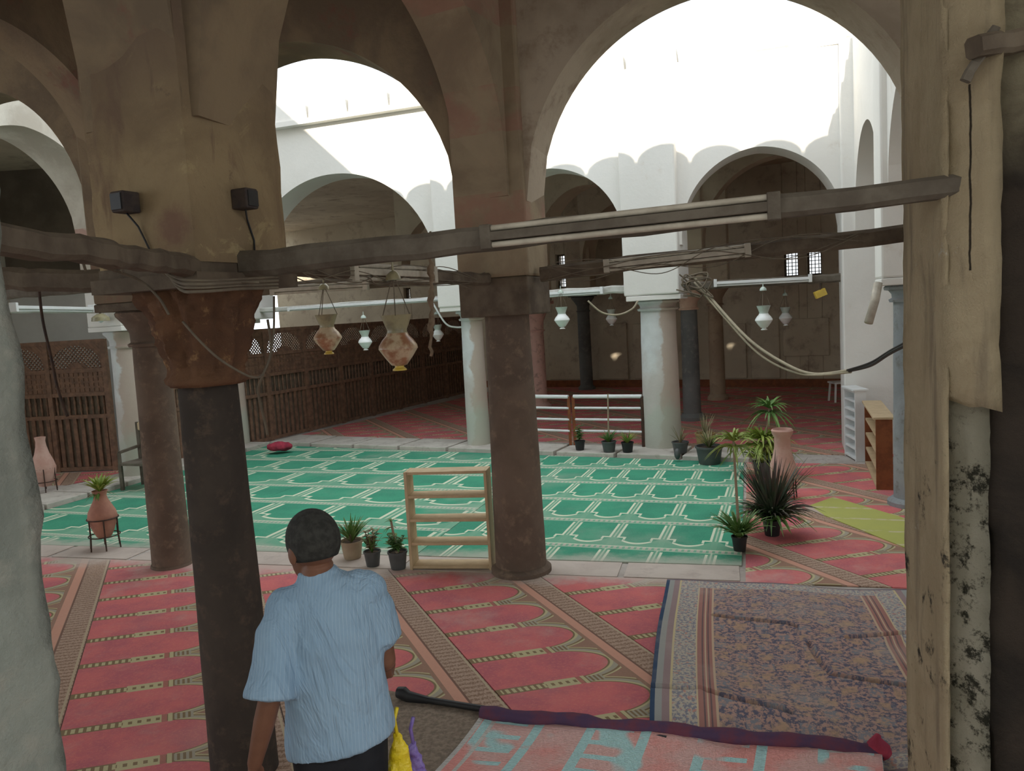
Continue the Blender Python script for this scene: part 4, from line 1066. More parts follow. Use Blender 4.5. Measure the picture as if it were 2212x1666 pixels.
def pier_box(x, y, nf, w, h, ang, label, tail):
    c = on_face(x, y, nf)+nf*.05; o = thing('wall_loudspeaker', c, label, 'loudspeaker', 'dark boxes on the near pier')
    ax = V(math.cos(ang), math.sin(ang), 0); ay = V(-ax.y, ax.x, 0)
    MB().obox(c, ax*w/2, ay*.05, UP*h/2).build('cabinet', M['speaker'], o, bevel=.008)
    MB().obox(c-ay*.053, ax*w*.4, ay*.004, UP*h*.38).build('grille', M['black'], o)
    MB().tube([c-UP*h*.5]+[on_face(q[0], q[1], nf)+nf*.012 for q in tail], .005, 6).build('lead', M['black'], o, smooth='all')
pier_box(290, 440, -NAY, .085, .10, NB, 'dark square loudspeaker on the left face of the near pier', [(303, 490, 3.92), (318, 520, 3.9), (330, 545, 3.88)])
pier_box(512, 433, NAX, .085, .10, NB+PI/2, 'dark square loudspeaker on the right face of the near pier', [(530, 475, 3.9), (545, 520, 3.93), (546, 545, 3.95)])
c = at(216, 675, 12.6); o = thing('floodlight', c, 'small olive floodlight clamped at the left white column', 'light fixture')
MB().lathe(c, [(.05, -.02), (.13, -.08), (.14, -.14), (.13, -.14), (.05, -.03)], 20, cap=False).build('reflector', M['lamp_neck_dusty'], o, smooth=True)
MB().ball(c-UP*.1, .05, .05, .07).build('bulb', M['tube'], o, smooth='all')
MB().tube([c-UP*.03, c+UP*.12, c+V(.2, .15, .2)], .02, 8).build('bracket', M['iron'], o)
c = at(1772, 634, 12.1); o = thing('floodlight', c, 'little warm coloured lamp high in the dim right far hall', 'light fixture')
MB().obox(c, V(.09, .02, .03), V(0, .03, 0), V(-.02, 0, .05)).build('lens', M['lamp_brass'], o); MB().tube([c, c+UP*.16], .012, 6).build('bracket', M['iron'], o)

# ------------------------------------------------------------------ wooden screens
def screen(a, b, hgt, bay, label):
    SG = 1 if (EYE-a).dot(V((b-a).y, -(b-a).x, 0)) > 0 else -1
    d = (b-a).normalized(); L = (b-a).length; nb = max(1, round(L/bay)); nrm = V(d.y, -d.x, 0)
    o = thing('wooden_screen', a, label, 'screen', 'turned wood screens'); W = M['wood_screen']
    zl = [.06, .98, 1.06, 1.40, 1.46, 1.84, 1.90, hgt-.06]
    for i in range(nb+1):
        p = a+d*(L*i/nb); MB().obox(p+UP*hgt/2, d*.045, nrm*.045, UP*hgt/2).build('post', W, o)
    for z in (.05, 1.02, 1.43, 1.87, hgt-.03):
        MB().obox((a+b)/2+UP*z, d*L/2, nrm*.035, UP*.035).build('rail', W, o)
    for i in range(nb):
        p0 = a+d*(L*i/nb+.045); w = L/nb-.09; mb = MB(); ns = int(w/.135)
        for j in range(ns): mb.obox(p0+d*(w*(j+.5)/ns)+UP*.53, d*.036, nrm*.012, UP*.46)
        mb.build('slat_panel', W, o)
        MB().obox(p0+d*w/2-nrm*.03*SG+UP*.93, d*w/2, nrm*.008, UP*.90).build('back_board', M['wood_dark'], o)
        mb = MB(); ns = int(w/.115)
        for j in range(ns):
            mb.lathe(p0+d*(w*(j+.5)/ns), [(.018, 1.05), (.014, 1.10), (.026, 1.16), (.014, 1.22), (.026, 1.28), (.014, 1.34), (.018, 1.40)], 8)
        mb.build('baluster_panel', W, o, smooth=True)
        mb = MB(); mb.obox(p0+d*w/2+UP*1.65, d*w/2, nrm*.012, UP*.2)
        nn = int(w/.09)
        for j in range(nn):
            for k in range(4): mb.obox(p0+d*(w*(j+.5)/nn)+UP*(1.51+.095*k)+nrm*.014*SG, d*.028, nrm*.012, UP*.03)
        mb.build('carved_panel', W, o)
        # arched lattice: spandrel board pierced by an arch, a crossed lattice in the arch
        zb, zt = 1.90, hgt-.06; mb = MB(); na = 16; h = w*.47; rise = (zt-zb)*.92; vs = []
        for q in range(na+1):
            th = PI*q/na; s = -math.cos(th)*h; z = zb+math.sin(th)**.8*rise
            for sg in (-1, 1): vs += [p0+d*(w/2+s)+nrm*.012*sg+UP*z, p0+d*(w/2+s*(1 if 0 < q < na else w/2/h))+nrm*.012*sg+UP*zt]
        fs = []
        for q in range(na):
            e = 4*q; g_ = e+4; fs += [(e, e+1, g_+1, g_), (e+2, g_+2, g_+3, e+3), (e, g_, g_+2, e+2), (e+1, e+3, g_+3, g_+1)]
        mb.add(vs, fs)
        mb.loft([(p0+d*w/2+UP*(zb-.0), d*h*.45, nrm*.015), (p0+d*w/2+UP*(zb+.07), d*h*.38, nrm*.015), (p0+d*w/2+UP*(zb+.12), d*h*.1, nrm*.015)], 12)
        lt = mb.build('arch_board', W, o)
        mb = MB(); st = .075
        nk = int((w+(zt-zb))/st)
        for k in range(-nk, nk):
            for sg in (1, -1):
                x0 = k*st; pts = []
                for t in (0, 1):
                    xx = x0+(zt-zb)*t if sg > 0 else x0+(zt-zb)*(1-t)
                    pts.append((xx, zb+(zt-zb)*t))
                (xa, za), (xb, zb2) = pts
                def cl(xa, za, xb, zb2):
                    t0, t1 = 0, 1; dx = xb-xa
                    for lo, hi in ((0, w),):
                        if dx > 0: t0 = max(t0, (lo-xa)/dx); t1 = min(t1, (hi-xa)/dx)
                        else: t0 = max(t0, (hi-xa)/dx); t1 = min(t1, (lo-xa)/dx)
                    return t0, t1
                t0, t1 = cl(xa, za, xb, zb2)
                if t1-t0 < .03: continue
                A = p0+d*(xa+(xb-xa)*t0)+UP*(za+(zb2-za)*t0); B = p0+d*(xa+(xb-xa)*t1)+UP*(za+(zb2-za)*t1)
                mb.beam(A-nrm*.01*sg, B-nrm*.01*sg, .012, .022)
        mb.build('lattice', W, lt)
    return o
sb = flat(fl(540, 968)); se = flat(fl(962, 864)); sdir = (se-sb).normalized()
snm = V(-sdir.y, sdir.x, 0)*.22
screen(sb-sdir*1.6+snm, se+sdir*1.7+snm, 2.42, 1.30, 'long brown wooden screen with slats and lattice arches running back beside the red carpet')
sa2 = flat(fl(10, 1024)); sb2 = flat(fl(252, 1016))
screen(sa2, sb2, 2.42, 1.36, 'brown wooden screen with lattice arches behind the left white column')

# ------------------------------------------------------------------ open shelf, railing, bookcases, bench
s0 = flat(fl(889, 1234)); s1 = flat(fl(1060, 1234)); sd = (s1-s0).normalized(); sn = V(-sd.y, sd.x, 0)
sw = (s1-s0).length; zt = at(975, 1018, (s0.y+s1.y)/2).z
sh = thing('open_shelf', s0, 'backless pine shelf with five boards beside the middle dark column', 'shelf')
for p, nm in ((s0, 'left'), (s1, 'right')): MB().obox(p+sn*.11+UP*(zt/2), sd*.014, sn*.11, UP*zt/2).build('side_panel', M['wood_light'], sh, bevel=.003)
for k in range(5):
    z = .035+(zt-.05)*k/4; MB().obox((s0+s1)/2+sn*.11+UP*z, sd*(sw/2-.015), sn*.105, UP*.014).build('board', M['wood_light'], sh, bevel=.003)

ra_, rm_, rb_ = flat(fl(1150, 968)), flat(fl(1237, 972)), flat(fl(1391, 976))
rl = thing('metal_railing', ra_+UP*.085, 'white barred metal railing with brown posts between the white columns', 'railing')
zr = at(1391, 856, rb_.y).z
for p in (rm_+V(-.03, .02, 0), rm_+V(.05, 0, 0), rb_): MB().beam(p+UP*.085, p+UP*zr, .05, .05).build('post', M['wood_red'] if p is not rb_ else M['iron'], rl)
for a, b in ((ra_, rm_-V(.03, 0, 0)), (rm_+V(.06, 0, 0), rb_)):
    for k in range(4):
        z = zr-(zr-.085)*k*.235; MB().tube([a+UP*z, b+UP*z], .034 if k == 0 else .022, 10).build('bar', M['white'], rl, smooth=True)

def bookcase(x0, y0, dv, nv, w, dep, h, n, mat, inner, label):
    o = thing('bookcase', V(x0, y0, 0), label, 'bookcase', 'bookcases at the right'); p = V(x0, y0, 0)
    for s in (0, 1): MB().obox(p+dv*(w*s)+nv*dep/2+UP*h/2, dv*.015, nv*dep/2, UP*h/2).build('side_panel', M[mat], o, bevel=.004)
    for k in range(n+1):
        z = .04+(h-.06)*k/n; MB().obox(p+dv*w/2+nv*dep/2+UP*z, dv*(w/2-.012), nv*(dep/2-(.0 if k in (0, n) else .01)), UP*.014).build('shelf_board', M[inner], o)
    MB().obox(p+dv*w/2+nv*(dep-.008)+UP*h/2, dv*(w/2-.01), nv*.008, UP*(h/2-.02)).build('back_panel', M[inner], o)
    MB().obox(p+dv*w/2+nv*dep/2+UP*(h+.012), dv*(w/2+.03), nv*(dep/2+.03), UP*.014).build('top_board', M[inner], o, bevel=.004)
    return o
bp = flat(fl(1893, 1060)); hb_ = at(1905, 905, bp.y).z
bdir = (flat(fl(1869, 1004))-bp); bw_ = bdir.length; bdir.normalize(); bnrm = V(bdir.y, -bdir.x, 0)
bookcase(bp.x, bp.y, bdir, bnrm, bw_, .19, hb_, 4, 'wood_red', 'wood_light', 'low brown bookcase with pale shelves beside the blue grey column')
wp = flat(fl(1848, 998)); hw_ = at(1848, 845, wp.y).z; wd_ = flat(fl(1825, 984))-wp; ww_ = max(.4, wd_.length); wd_.normalize()
bookcase(wp.x, wp.y, wd_, V(wd_.y, -wd_.x, 0), ww_, .16, hw_, 7, 'white', 'white', 'tall white shelf standing behind the brown bookcase')

def bench():
    c = flat(fl(292, 1062)); o = thing('wooden_chair', c, 'carved wooden chair in front of the left white column', 'chair'); W = M['wood_grey']
    d, n_ = DD, CD
    for i in (-1, 1):
        for j in (0, 1):
            hgt = .42 if j == 0 else 1.05
            MB().beam(c+d*.25*i+n_*.42*j, c+d*.25*i+n_*.42*j+UP*hgt, .05, .05).build('leg', W, o)
        MB().beam(c+d*.25*i+UP*.62, c+d*.25*i+n_*.42+UP*.66, .05, .04).build('armrest', W, o)
        MB().beam(c+d*.25*i+UP*.42, c+d*.25*i+UP*.62, .04, .04).build('arm_post', W, o)
    MB().obox(c+n_*.21+UP*.43, d*.27, n_*.22, UP*.02).build('seat', W, o)
    MB().obox(c+n_*.42+UP*.98, d*.27, n_*.02, UP*.07).build('top_rail', M['wood_light'], o, bevel=.02)
    MB().obox(c+n_*.42+UP*.70, d*.2, n_*.015, UP*.16).build('back_panel', M['wood_light'], o)
bench()

c = flat(fl(1816, 868)); o = thing('plastic_stool', c, 'small white stool in the dim far hall left of the white shelf', 'stool')
MB().obox(c+UP*.45, V(.22, 0, 0), V(0, .2, 0), UP*.02).build('seat', M['white'], o, bevel=.01)
for i in (-1, 1):
    for j in (-1, 1): MB().beam(c+V(.2*i, .18*j, 0), c+V(.17*i, .15*j, .44), .035, .035).build('leg', M['white'], o)
c = fl(1464, 1000, .0); c.z = .08
o = MB().ball(c+UP*.06, .05, .06, .09, k=9, n=6).build('stone', M['pot_grey'], smooth='all'); tag(o, 'small dark stone standing on the far kerb below the thick white column', 'stone')
o = MB().tube([at(1897, 612, 8.35), at(1890, 650, 8.3), at(1876, 698, 8.25)], .045, 10).build('plastic_pipe', M['dusty_white'], smooth='all'); tag(o, 'pale pipe end hanging beside the blue grey column capital', 'pipe')
rk = random.Random(31); cc = at(1497, 618, 12.25)
cable([cc+V(rk.uniform(-.28, .28), rk.uniform(-.05, .05), rk.uniform(-.2, .2)) for _ in range(26)], .013, 'cable_brown', 'tangled knot of cables at the top of the thick white column', n=6)
# ------------------------------------------------------------------ jars on iron stands
def jar(loc, s, mat, label, plant=None, prof=None, tall=0):
    o = thing('clay_jar', loc, label, 'jar', 'clay jars on iron stands'); c = Vector(loc)
    P_ = prof or [(.07, .16), (.10, .18), (.14, .26), (.19, .40), (.205, .48), (.19, .56), (.14, .66), (.10, .74), (.085, .80), (.10, .86), (.115, .875), (.105, .88), (.08, .80)]
    MB().lathe(c, [(r*s, z*s) for r, z in P_], 32, cap=False).build('body', M[mat], o, smooth=True)
    MB().lathe(c, [(P_[0][0]*s, P_[0][1]*s), (.001, P_[0][1]*s)], 32, cap=False).build('bottom', M[mat], o)
    r = .215*s
    for k in range(6):
        q = 2*PI*k/6; e = V(math.cos(q), math.sin(q), 0)
        MB().tube([c+e*r*1.05, c+e*r*.98+UP*.2*s, c+e*r+UP*.46*s], .008*s+.003, 6).build('stand_leg', M['iron'], o)
    for z in (.2, .46):
        MB().tube([c+V(r*math.cos(2*PI*j/24), r*math.sin(2*PI*j/24), z*s) for j in range(25)], .007*s+.002, 6, cap=False).build('stand_ring', M['iron'], o)
    if plant:
        plant(o, c+UP*.86*s)
    return o
def blades(mb, c, n, ln, w, spread, rnd, droop=.5, up0=.9):
    for i in range(n):
        q = rnd.uniform(0, 2*PI); l = ln*rnd.uniform(.65, 1.1); e = V(math.cos(q), math.sin(q), 0); sidev = V(-e.y, e.x, 0)
        sp = spread*rnd.uniform(.4, 1.1); pts = []
        for k in range(6):
            t = k/5; pts.append(c+e*(l*sp*t)+UP*(l*(up0*t-droop*sp*t*t)))
        vs = []
        for k, p in enumerate(pts):
            ww = w*(.5, .95, 1, .8, .5, .08)[k]/2; vs += [p-sidev*ww, p+sidev*ww+UP*.001, p+UP*ww*.5*0+e*.001-UP*ww*.5]
        fs = []
        for k in range(5):
            a = 3*k; fs += [(a, a+2, a+5, a+3), (a+2, a+1, a+4, a+5), (a, a+3, a+4, a+1)]
        mb.add(vs, fs)
def tuft_plant(o, c):
    mb = MB(); blades(mb, c, 90, .27, .026, .85, random.Random(5)); mb.build('foliage', M['leaf_yellow'], o)
    mb = MB(); blades(mb, c-UP*.02, 20, .16, .03, 1.3, random.Random(6), .8, .5); mb.build('lower_leaves', M['leaf'], o)
j1 = fl(229, 1186)
jar(V(j1.x, j1.y, .013), .78, 'terracotta', 'brown clay jar with a tufted plant on an iron stand, left of the dark columns', tuft_plant)
j2 = fl(101, 1072)
jar(V(j2.x, j2.y, .085), .80, 'terracotta_pink', 'pink clay jar on an iron stand next to the left jamb', None,
    [(.10, .10), (.15, .18), (.21, .36), (.225, .47), (.19, .60), (.13, .75), (.095, .90), (.085, 1.0), (.10, 1.08), (.095, 1.08), (.075, 1.0)])
j3 = fl(1693, 1078)
jar(V(j3.x, j3.y, .013), .72, 'terracotta_pink', 'tall pink clay jar among the plants at the right of the court', None,
    [(.12, .14), (.15, .18), (.21, .36), (.235, .48), (.215, .58), (.17, .70), (.135, .88), (.13, 1.05), (.17, 1.12), (.18, 1.17), (.16, 1.2), (.14, 1.12)])

# ------------------------------------------------------------------ potted plants
def pot(o, c, r, h, mat):
    MB().lathe(c, [(r*.74, 0), (r*.78, .01), (r*.98, h*.9), (r*1.06, h*.9), (r*1.06, h), (r*.95, h), (r*.92, h*.86)], 28, cap=False).build('pot', M[mat], o, smooth=True)
    MB().lathe(c, [(r*.74, .004), (.001, .004)], 28, cap=False).build('pot_bottom', M[mat], o)
    MB().lathe(c, [(.001, h*.88), (r*.93, h*.86)], 28, cap=False).build('soil', M['soil'], o)
def plant(x, y, z, r, h, potmat, label, kinds, seed=0):
    c = fl(x, y, z); o = thing('potted_plant', c, label, 'plant', 'potted plants around the court'); pot(o, c, r, h, potmat)
    rnd = random.Random(seed+int(x))
    for kd in kinds:
        if kd[0] == 'blades':
            _, n, ln, w, sp, mt, dr = kd; mb = MB(); blades(mb, c+UP*h*.86, n, ln, w, sp, rnd, dr); mb.build('foliage', M[mt], o)
        elif kd[0] == 'cane':              # stem with a tuft at the top
            _, hh, n, ln, w, mt, lx = kd; top = c+V(lx, 0, hh)
            MB().tube([c+UP*h*.8, c+V(lx*.4, .01, hh*.5), top], .017, 8, r2=.011).build('stem', M['column_tan'], o, smooth=True)
            mb = MB(); blades(mb, top, n, ln, w, 1.0, rnd, .75, .75); blades(mb, top-UP*.06, n//2, ln*1.1, w, 1.3, rnd, .9, .45); mb.build('foliage', M[mt], o)
        elif kd[0] == 'bush':
            _, n, hh, sp, mt = kd; mb = MB(); st = MB()
            for i in range(n):
                q = rnd.uniform(0, 6.28); l = hh*rnd.uniform(.5, 1); e = V(math.cos(q), math.sin(q), 0)*sp*rnd.uniform(.1, 1)
                tip = c+UP*(h*.86+l)+e; st.tube([c+UP*h*.84, c+UP*(h*.86+l*.6)+e*.4, tip], .004, 5)
                for k in range(5):
                    blades(mb, (c+UP*(h*.86+l*.3)+e*.25).lerp(tip, k/4), 3, .085, .03, 1.1, rnd, .5, .5)
            st.build('stems', M['leaf_dark'], o); mb.build('foliage', M[mt], o)
    return o
plant(762, 1205, .013, .115, .19, 'pot_beige', 'spiky plant in a beige pot just behind the man', [('blades', 70, .36, .022, .65, 'leaf', .5), ('blades', 18, .30, .02, .8, 'leaf_dry', .6)])
plant(806, 1222, .013, .085, .155, 'pot_grey', 'small spindly plant in a grey pot, middle of the three by the pine shelf', [('blades', 30, .24, .02, .5, 'leaf', .4), ('bush', 7, .24, .10, 'leaf_dry')])
plant(861, 1228, .013, .095, .18, 'pot_grey', 'leafy plant in a dark pot right beside the pine shelf', [('bush', 10, .22, .12, 'leaf'), ('cane', .48, 12, .09, .018, 'leaf', -.04)])
plant(1253, 972, .085, .09, .16, 'black', 'tiny plant in a dark pot at the railing posts', [('bush', 8, .28, .1, 'leaf')])
plant(1316, 976, .085, .12, .18, 'pot_grey', 'grassy plant with one bare cane in front of the railing', [('blades', 45, .32, .022, .8, 'leaf', .6), ('cane', .95, 5, .06, .014, 'leaf_dry', .02)])
plant(1356, 977, .085, .10, .17, 'black', 'pale spiky plant in a black pot next to the thick white column', [('blades', 34, .28, .022, .8, 'leaf_yellow', .5), ('blades', 14, .32, .014, .7, 'leaf_dry', .4)])
plant(1470, 978, .085, .13, .18, 'pot_grey', 'dry wispy plant in a grey bowl at the thick white column foot', [('blades', 22, .34, .014, .7, 'leaf_dry', .4)])
plant(1533, 1002, .013, .20, .28, 'pot_grey', 'dry plant in a large grey pot at the far kerb', [('blades', 40, .40, .02, .8, 'leaf_dry', .5), ('blades', 14, .36, .02, .9, 'leaf', .5)])
plant(1524, 975, .085, .15, .30, 'pot_tan', 'bare twiggy plant in a tan pot behind the large grey pot', [('blades', 26, .45, .012, .55, 'leaf_dry', .3)])
plant(1598, 1190, .013, .075, .15, 'black', 'tall cane plant with two leaf tufts in a black pot at the green carpet corner', [('blades', 110, .42, .026, .85, 'leaf', .6), ('cane', 1.10, 60, .30, .026, 'leaf_yellow', -.03)])
plant(1668, 1156, .013, .095, .17, 'black', 'big bushy dark leaved plant in a black pot in front of the pink jar', [('blades', 170, .55, .03, .85, 'leaf_dark', .8), ('blades', 120, .44, .032, 1.0, 'leaf', .9), ('blades', 120, .88, .026, .48, 'leaf_dark', .5)])
plant(1650, 1030, .013, .14, .22, 'pot_grey', 'bright green spiky plant behind the pink jar', [('cane', .50, 110, .48, .036, 'leaf_yellow', 0), ('cane', .95, 60, .36, .032, 'leaf', .10), ('blades', 90, .45, .036, .9, 'leaf_yellow', .7)])
# red bundle on the kerb corner
c = fl(603, 972, .085); o = thing('cloth_bundle', c, 'crumpled dark red cloth bundle on the kerb corner', 'cloth')
mb = MB(); mb.ball(c+UP*.07, .24, .14, .09); mb.ball(c+V(.12, .02, .05), .14, .11, .07); b_ = mb.build('folds', M['red_cloth'], o, smooth='all')
md = b_.modifiers.new('r', 'REMESH'); md.mode = 'VOXEL'; md.voxel_size = .02
tx = bpy.data.textures.new('crumple', 'CLOUDS'); tx.noise_scale = .12
md = b_.modifiers.new('d', 'DISPLACE'); md.texture = tx; md.strength = .06

# ------------------------------------------------------------------ the man
def man():
    hip = at(738, 1648, 2.9); c = V(hip.x, hip.y, 0)
    yaw = math.radians(6); Rm = Matrix.Rotation(yaw, 3, 'Z')
    o = thing('person', c, 'man seen from behind in a light blue striped short sleeved shirt and black trousers', 'person')
    T = lambda x, y, z: c + Rm @ V(x, y, z)
    D_ = lambda x, y, z: Rm @ V(x, y, z)
    b = MB(); E = lambda x, y, z, a, d_: (T(x, y, z), D_(a, 0, 0), D_(0, d_, 0))
    # head, turned to the left; face looks along hd
    hy = math.radians(38); Rh = Rm @ Matrix.Rotation(hy, 3, 'Z') @ Matrix.Rotation(math.radians(-10), 3, 'X')
    hc = T(-.050, .05, 1.632)
    Rh = Rh @ Matrix.Scale(1.13, 3)
    hp = lambda x, y, z: hc + Rh @ V(x, y, z)
    b.ball(hc+Rh @ V(0, -.012, .025), .080, .100, .098, Rh)                 # skull
    b.ball(hp(0, .035, -.045), .062, .062, .080, Rh)                         # face and jaw
    b.ball(hp(0, .065, -.095), .032, .028, .025, Rh)                         # chin
    b.limb([hp(0, .088, .0), hp(0, .108, -.035)], [.010, .015])              # nose
    b.limb([hp(-.022, .092, -.062), hp(.022, .092, -.062)], [.009, .009])    # lips
    b.limb([hp(-.045, .078, .018), hp(.045, .078, .018)], [.012, .012])      # brow
    for s in (-1, 1):
        b.ball(hp(s*.082, -.005, -.012), .010, .022, .033, Rh)               # ears
        b.ball(hp(s*.030, .082, .0), .013, .010, .009, Rh)                   # eyes
    b.loft([(T(-.03, .02, 1.42), D_(.075, 0, 0), D_(0, .07, 0)), (T(-.045, .03, 1.50), D_(.062, 0, 0), D_(0, .062, 0)), (hp(0, -.02, -.06), D_(.058, 0, 0), D_(0, .06, 0))])
    b.loft([E(0, 0, .88, .155, .10), E(0, .01, 1.0, .15, .10), E(0, .02, 1.2, .165, .11), E(-.01, .02, 1.36, .16, .10), E(-.02, .02, 1.45, .10, .075)])
    # left arm hangs out behind and to the left, right arm bends forward
    sl, el, wl = T(-.178, .0, 1.425), T(-.222, -.13, 1.12), T(-.305, -.10, .86)
    sr, er, wr = T(.165, .02, 1.465), T(.195, .06, 1.14), T(.165, .26, 1.03)
    b.limb([sl.lerp(el, .16), sl.lerp(el, .5), el], [.050, .048, .042]); b.limb([el, el.lerp(wl, .35), wl], [.042, .041, .028])
    b.limb([sr.lerp(er, .16), sr.lerp(er, .5), er], [.050, .048, .042]); b.limb([er, er.lerp(wr, .35), wr], [.042, .041, .028])
    def hand(w, dirv, thumb, curl):
        dirv = dirv.normalized(); sd_ = thumb.normalized(); pn = dirv.cross(sd_).normalized()
        b.loft([(w, sd_*.026, pn*.02), (w+dirv*.03, sd_*.036, pn*.017), (w+dirv*.085, sd_*.042, pn*.014), (w+dirv*.098, sd_*.036, pn*.010)], 12)
        for k, (off, ln) in enumerate(((.030, .070), (.010, .080), (-.011, .074), (-.031, .058))):
            p = w+dirv*.088+sd_*off; q = p+dirv*ln*.45+pn*curl*ln*.2; r_ = q+dirv*ln*.28+pn*curl*ln*.42; s_ = r_+dirv*ln*.08+pn*curl*ln*.35
            b.limb([p, q, r_, s_], [.0098, .0092, .0086, .0078], 8)
        t0 = w+dirv*.022+sd_*.028; b.limb([t0, t0+dirv*.032+sd_*.026+pn*.01*curl, t0+dirv*.062+sd_*.032+pn*.022*curl], [.013, .0105, .009], 8)
    hand(wl, wl-el+V(0, 0, -.05), D_(.3, 1, 0)-(wl-el)*D_(.3, 1, 0).dot(wl-el)/(wl-el).length_squared, .8)
    hand(wr, D_(-.05, .6, -.9), D_(-1, .2, 0), 1.6)
    # legs, mid stride
    b.limb([T(-.085, .0, .90), T(-.10, .05, .50), T(-.10, -.02, .09)], [.088, .062, .042]); b.limb([T(.085, .0, .90), T(.09, -.10, .52), T(.09, -.26, .13)], [.088, .062, .042])
    b.limb([T(-.10, -.04, .05), T(-.11, .12, .035)], [.042, .034]); b.limb([T(.09, -.29, .09), T(.095, -.16, .035)], [.042, .034])
    body = b.build('body', M['skin'], o, smooth='all')
    def rem(ob, vs_, it=6, f=.5):
        q = ob.modifiers.new('r', 'REMESH'); q.mode = 'VOXEL'; q.voxel_size = vs_; q.use_smooth_shade = True
        q = ob.modifiers.new('s', 'SMOOTH'); q.iterations = it; q.factor = f
    rem(body, .0055, 3)
    # hair: a shell over crown and nape, open at the face
    hm = MB(); k = 28; n = 14; vs = []
    for i in range(n+1):
        th = (PI*.70)*i/n
        for j in range(k):
            q = 2*PI*j/k; face = max(0, math.sin(q))
            t2 = th*(1-.42*face**2)
            vs.append(hp(0, -.012, .025)+Rh @ V(.088*math.sin(t2)*math.cos(q), .108*math.sin(t2)*math.sin(q), .107*math.cos(t2)))
    fs = [(i*k+j, i*k+(j+1) % k, (i+1)*k+(j+1) % k, (i+1)*k+j) for i in range(n) for j in range(k)]
    hm.add(vs, fs); ho = hm.build('hair', M['hair'], o, smooth='all')
    q = ho.modifiers.new('t', 'SOLIDIFY'); q.thickness = .012; q.offset = -1
    # shirt
    s = MB()
    TE = lambda x, y, z, a, d_, t: (T(x, y, z), D_(a, 0, t), D_(0, d_, 0))
    s.loft([TE(.0, .02, .845, .212, .150, .035), TE(.0, .02, .88, .214, .152, .03), TE(.0, .015, 1.0, .205, .146, .01), TE(-.005, .01, 1.15, .196, .140, .01), TE(-.005, .005, 1.30, .196, .135, .015),
            TE(-.008, .01, 1.41, .188, .122, .02), TE(-.012, .015, 1.475, .152, .098, .018), TE(-.02, .02, 1.515, .10, .080, .01), TE(-.03, .025, 1.535, .078, .070, 0)], 28)
    s.ball(sl+D_(.02, .0, -.015), .085, .085, .085); s.ball(sr+D_(-.02, .0, -.015), .082, .085, .082)
    s.limb([sl+D_(.05, 0, .0), sl.lerp(el, .3), sl.lerp(el, .70)], [.078, .084, .084], 16)
    s.tube([sl.lerp(el, .55), sl.lerp(el, .80), sl.lerp(el, .99)], [.080, .090, .097], 16)
    s.limb([sr+D_(-.05, 0, .0), sr.lerp(er, .3), sr.lerp(er, .6)], [.075, .078, .075], 16); s.tube([sr.lerp(er, .4), sr.lerp(er, .68)], [.078, .084], 16)
    s.loft([(T(-.03, .028, 1.50), D_(.084, 0, 0), D_(0, .077, 0)), (T(-.036, .032, 1.548), D_(.072, 0, .006), D_(0, .070, 0))], 20)
    so = s.build('shirt', M['shirt'], o, smooth='all'); rem(so, .009, 5)
    t1 = bpy.data.textures.new('cloth folds', 'CLOUDS'); t1.noise_scale = .16; t1.noise_depth = 2
    q = so.modifiers.new('d', 'DISPLACE'); q.texture = t1; q.strength = .028; q.mid_level = .5
    # trousers and shoes
    p = MB(); p.loft([E(.0, .01, .78, .165, .115), E(.0, .01, .88, .17, .12), E(.0, .01, 1.0, .16, .115)], 24)
    p.limb([T(-.085, .0, .88), T(-.10, .05, .50), T(-.10, -.02, .10)], [.105, .085, .072], 16); p.limb([T(.085, .0, .88), T(.09, -.10, .52), T(.09, -.26, .15)], [.105, .085, .072], 16)
    po_ = p.build('trousers', M['trouser'], o, smooth='all'); rem(po_, .012, 4)
    for a_, b_ in ((T(-.10, -.05, .048), T(-.112, .15, .040)), (T(.09, -.30, .095), T(.096, -.14, .042))):
        q = MB(); q.limb([a_, a_.lerp(b_, .5), b_], [.047, .048, .040]); qo = q.build('shoe', M['shoe'], o, smooth='all')
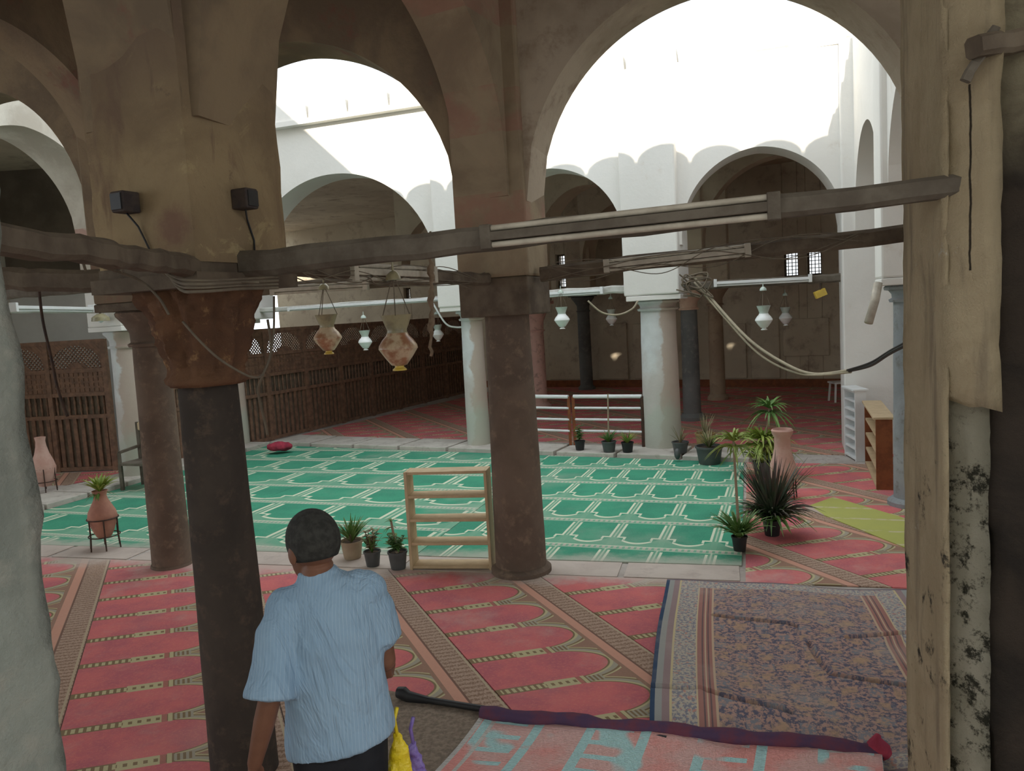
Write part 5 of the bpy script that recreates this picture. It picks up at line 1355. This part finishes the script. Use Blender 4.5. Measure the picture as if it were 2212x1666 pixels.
    return T, wr
T, wr = man()
def carrier_bag(top, w, h, mat, label, seed):
    o = thing('carrier_bag', top-UP*h, label, 'bag', 'plastic carrier bags'); rnd = random.Random(seed)
    rings = []
    for i in range(9):
        t = i/8; ww = w*(.20+.80*math.sin(min(1, t*1.25)*PI/2))*(1 if t < .9 else .8); rings.append((top-UP*(h*t)+V(rnd.uniform(-.008, .008), rnd.uniform(-.008, .008), 0), V(ww/2, 0, 0), V(0, ww*.30, 0)))
    ob = MB().loft(rings, 20).build('sack', M[mat], o, smooth='all')
    q = ob.modifiers.new('r', 'REMESH'); q.mode = 'VOXEL'; q.voxel_size = .008
    tx = bpy.data.textures.new('bag crumple', 'CLOUDS'); tx.noise_scale = .05
    q = ob.modifiers.new('d', 'DISPLACE'); q.texture = tx; q.strength = .03
    MB().tube([top-UP*.02, top+V(-.01, .01, .05), top+V(.005, .01, .10)], .008, 6).build('handle', M[mat], o, smooth='all')
carrier_bag(at(858, 1583, 2.97), .125, .30, 'yellow_bag', 'yellow plastic carrier bag hanging at the man\'s right side', 1)
carrier_bag(at(893, 1602, 3.08), .10, .26, 'purple_bag', 'purple plastic bag hanging behind the yellow bag', 2)

# ------------------------------------------------------------------ light
w = bpy.data.worlds.new('sky'); SC.world = w; w.use_nodes = True
bg = w.node_tree.nodes['Background']; bg.inputs[0].default_value = (.86, .94, 1.0, 1); bg.inputs[1].default_value = 2.15
sun = bpy.data.lights.new('sun', 'SUN'); sun.energy = 7.0; sun.angle = math.radians(.6); sun.color = (1, .9, .74)
so = bpy.data.objects.new('sun', sun); COL.objects.link(so)
sd_ = V(math.sin(math.radians(14))*math.cos(math.radians(20.0)), math.cos(math.radians(14))*math.cos(math.radians(20.0)), -math.sin(math.radians(20.0)))
so.rotation_euler = sd_.to_track_quat('-Z', 'Y').to_euler(); so.location = (0, -20, 20)
vs = SC.view_settings; vs.view_transform = 'Standard'; vs.look = 'None'; vs.exposure = 0.0; vs.gamma = 1; vs.use_curve_mapping = False
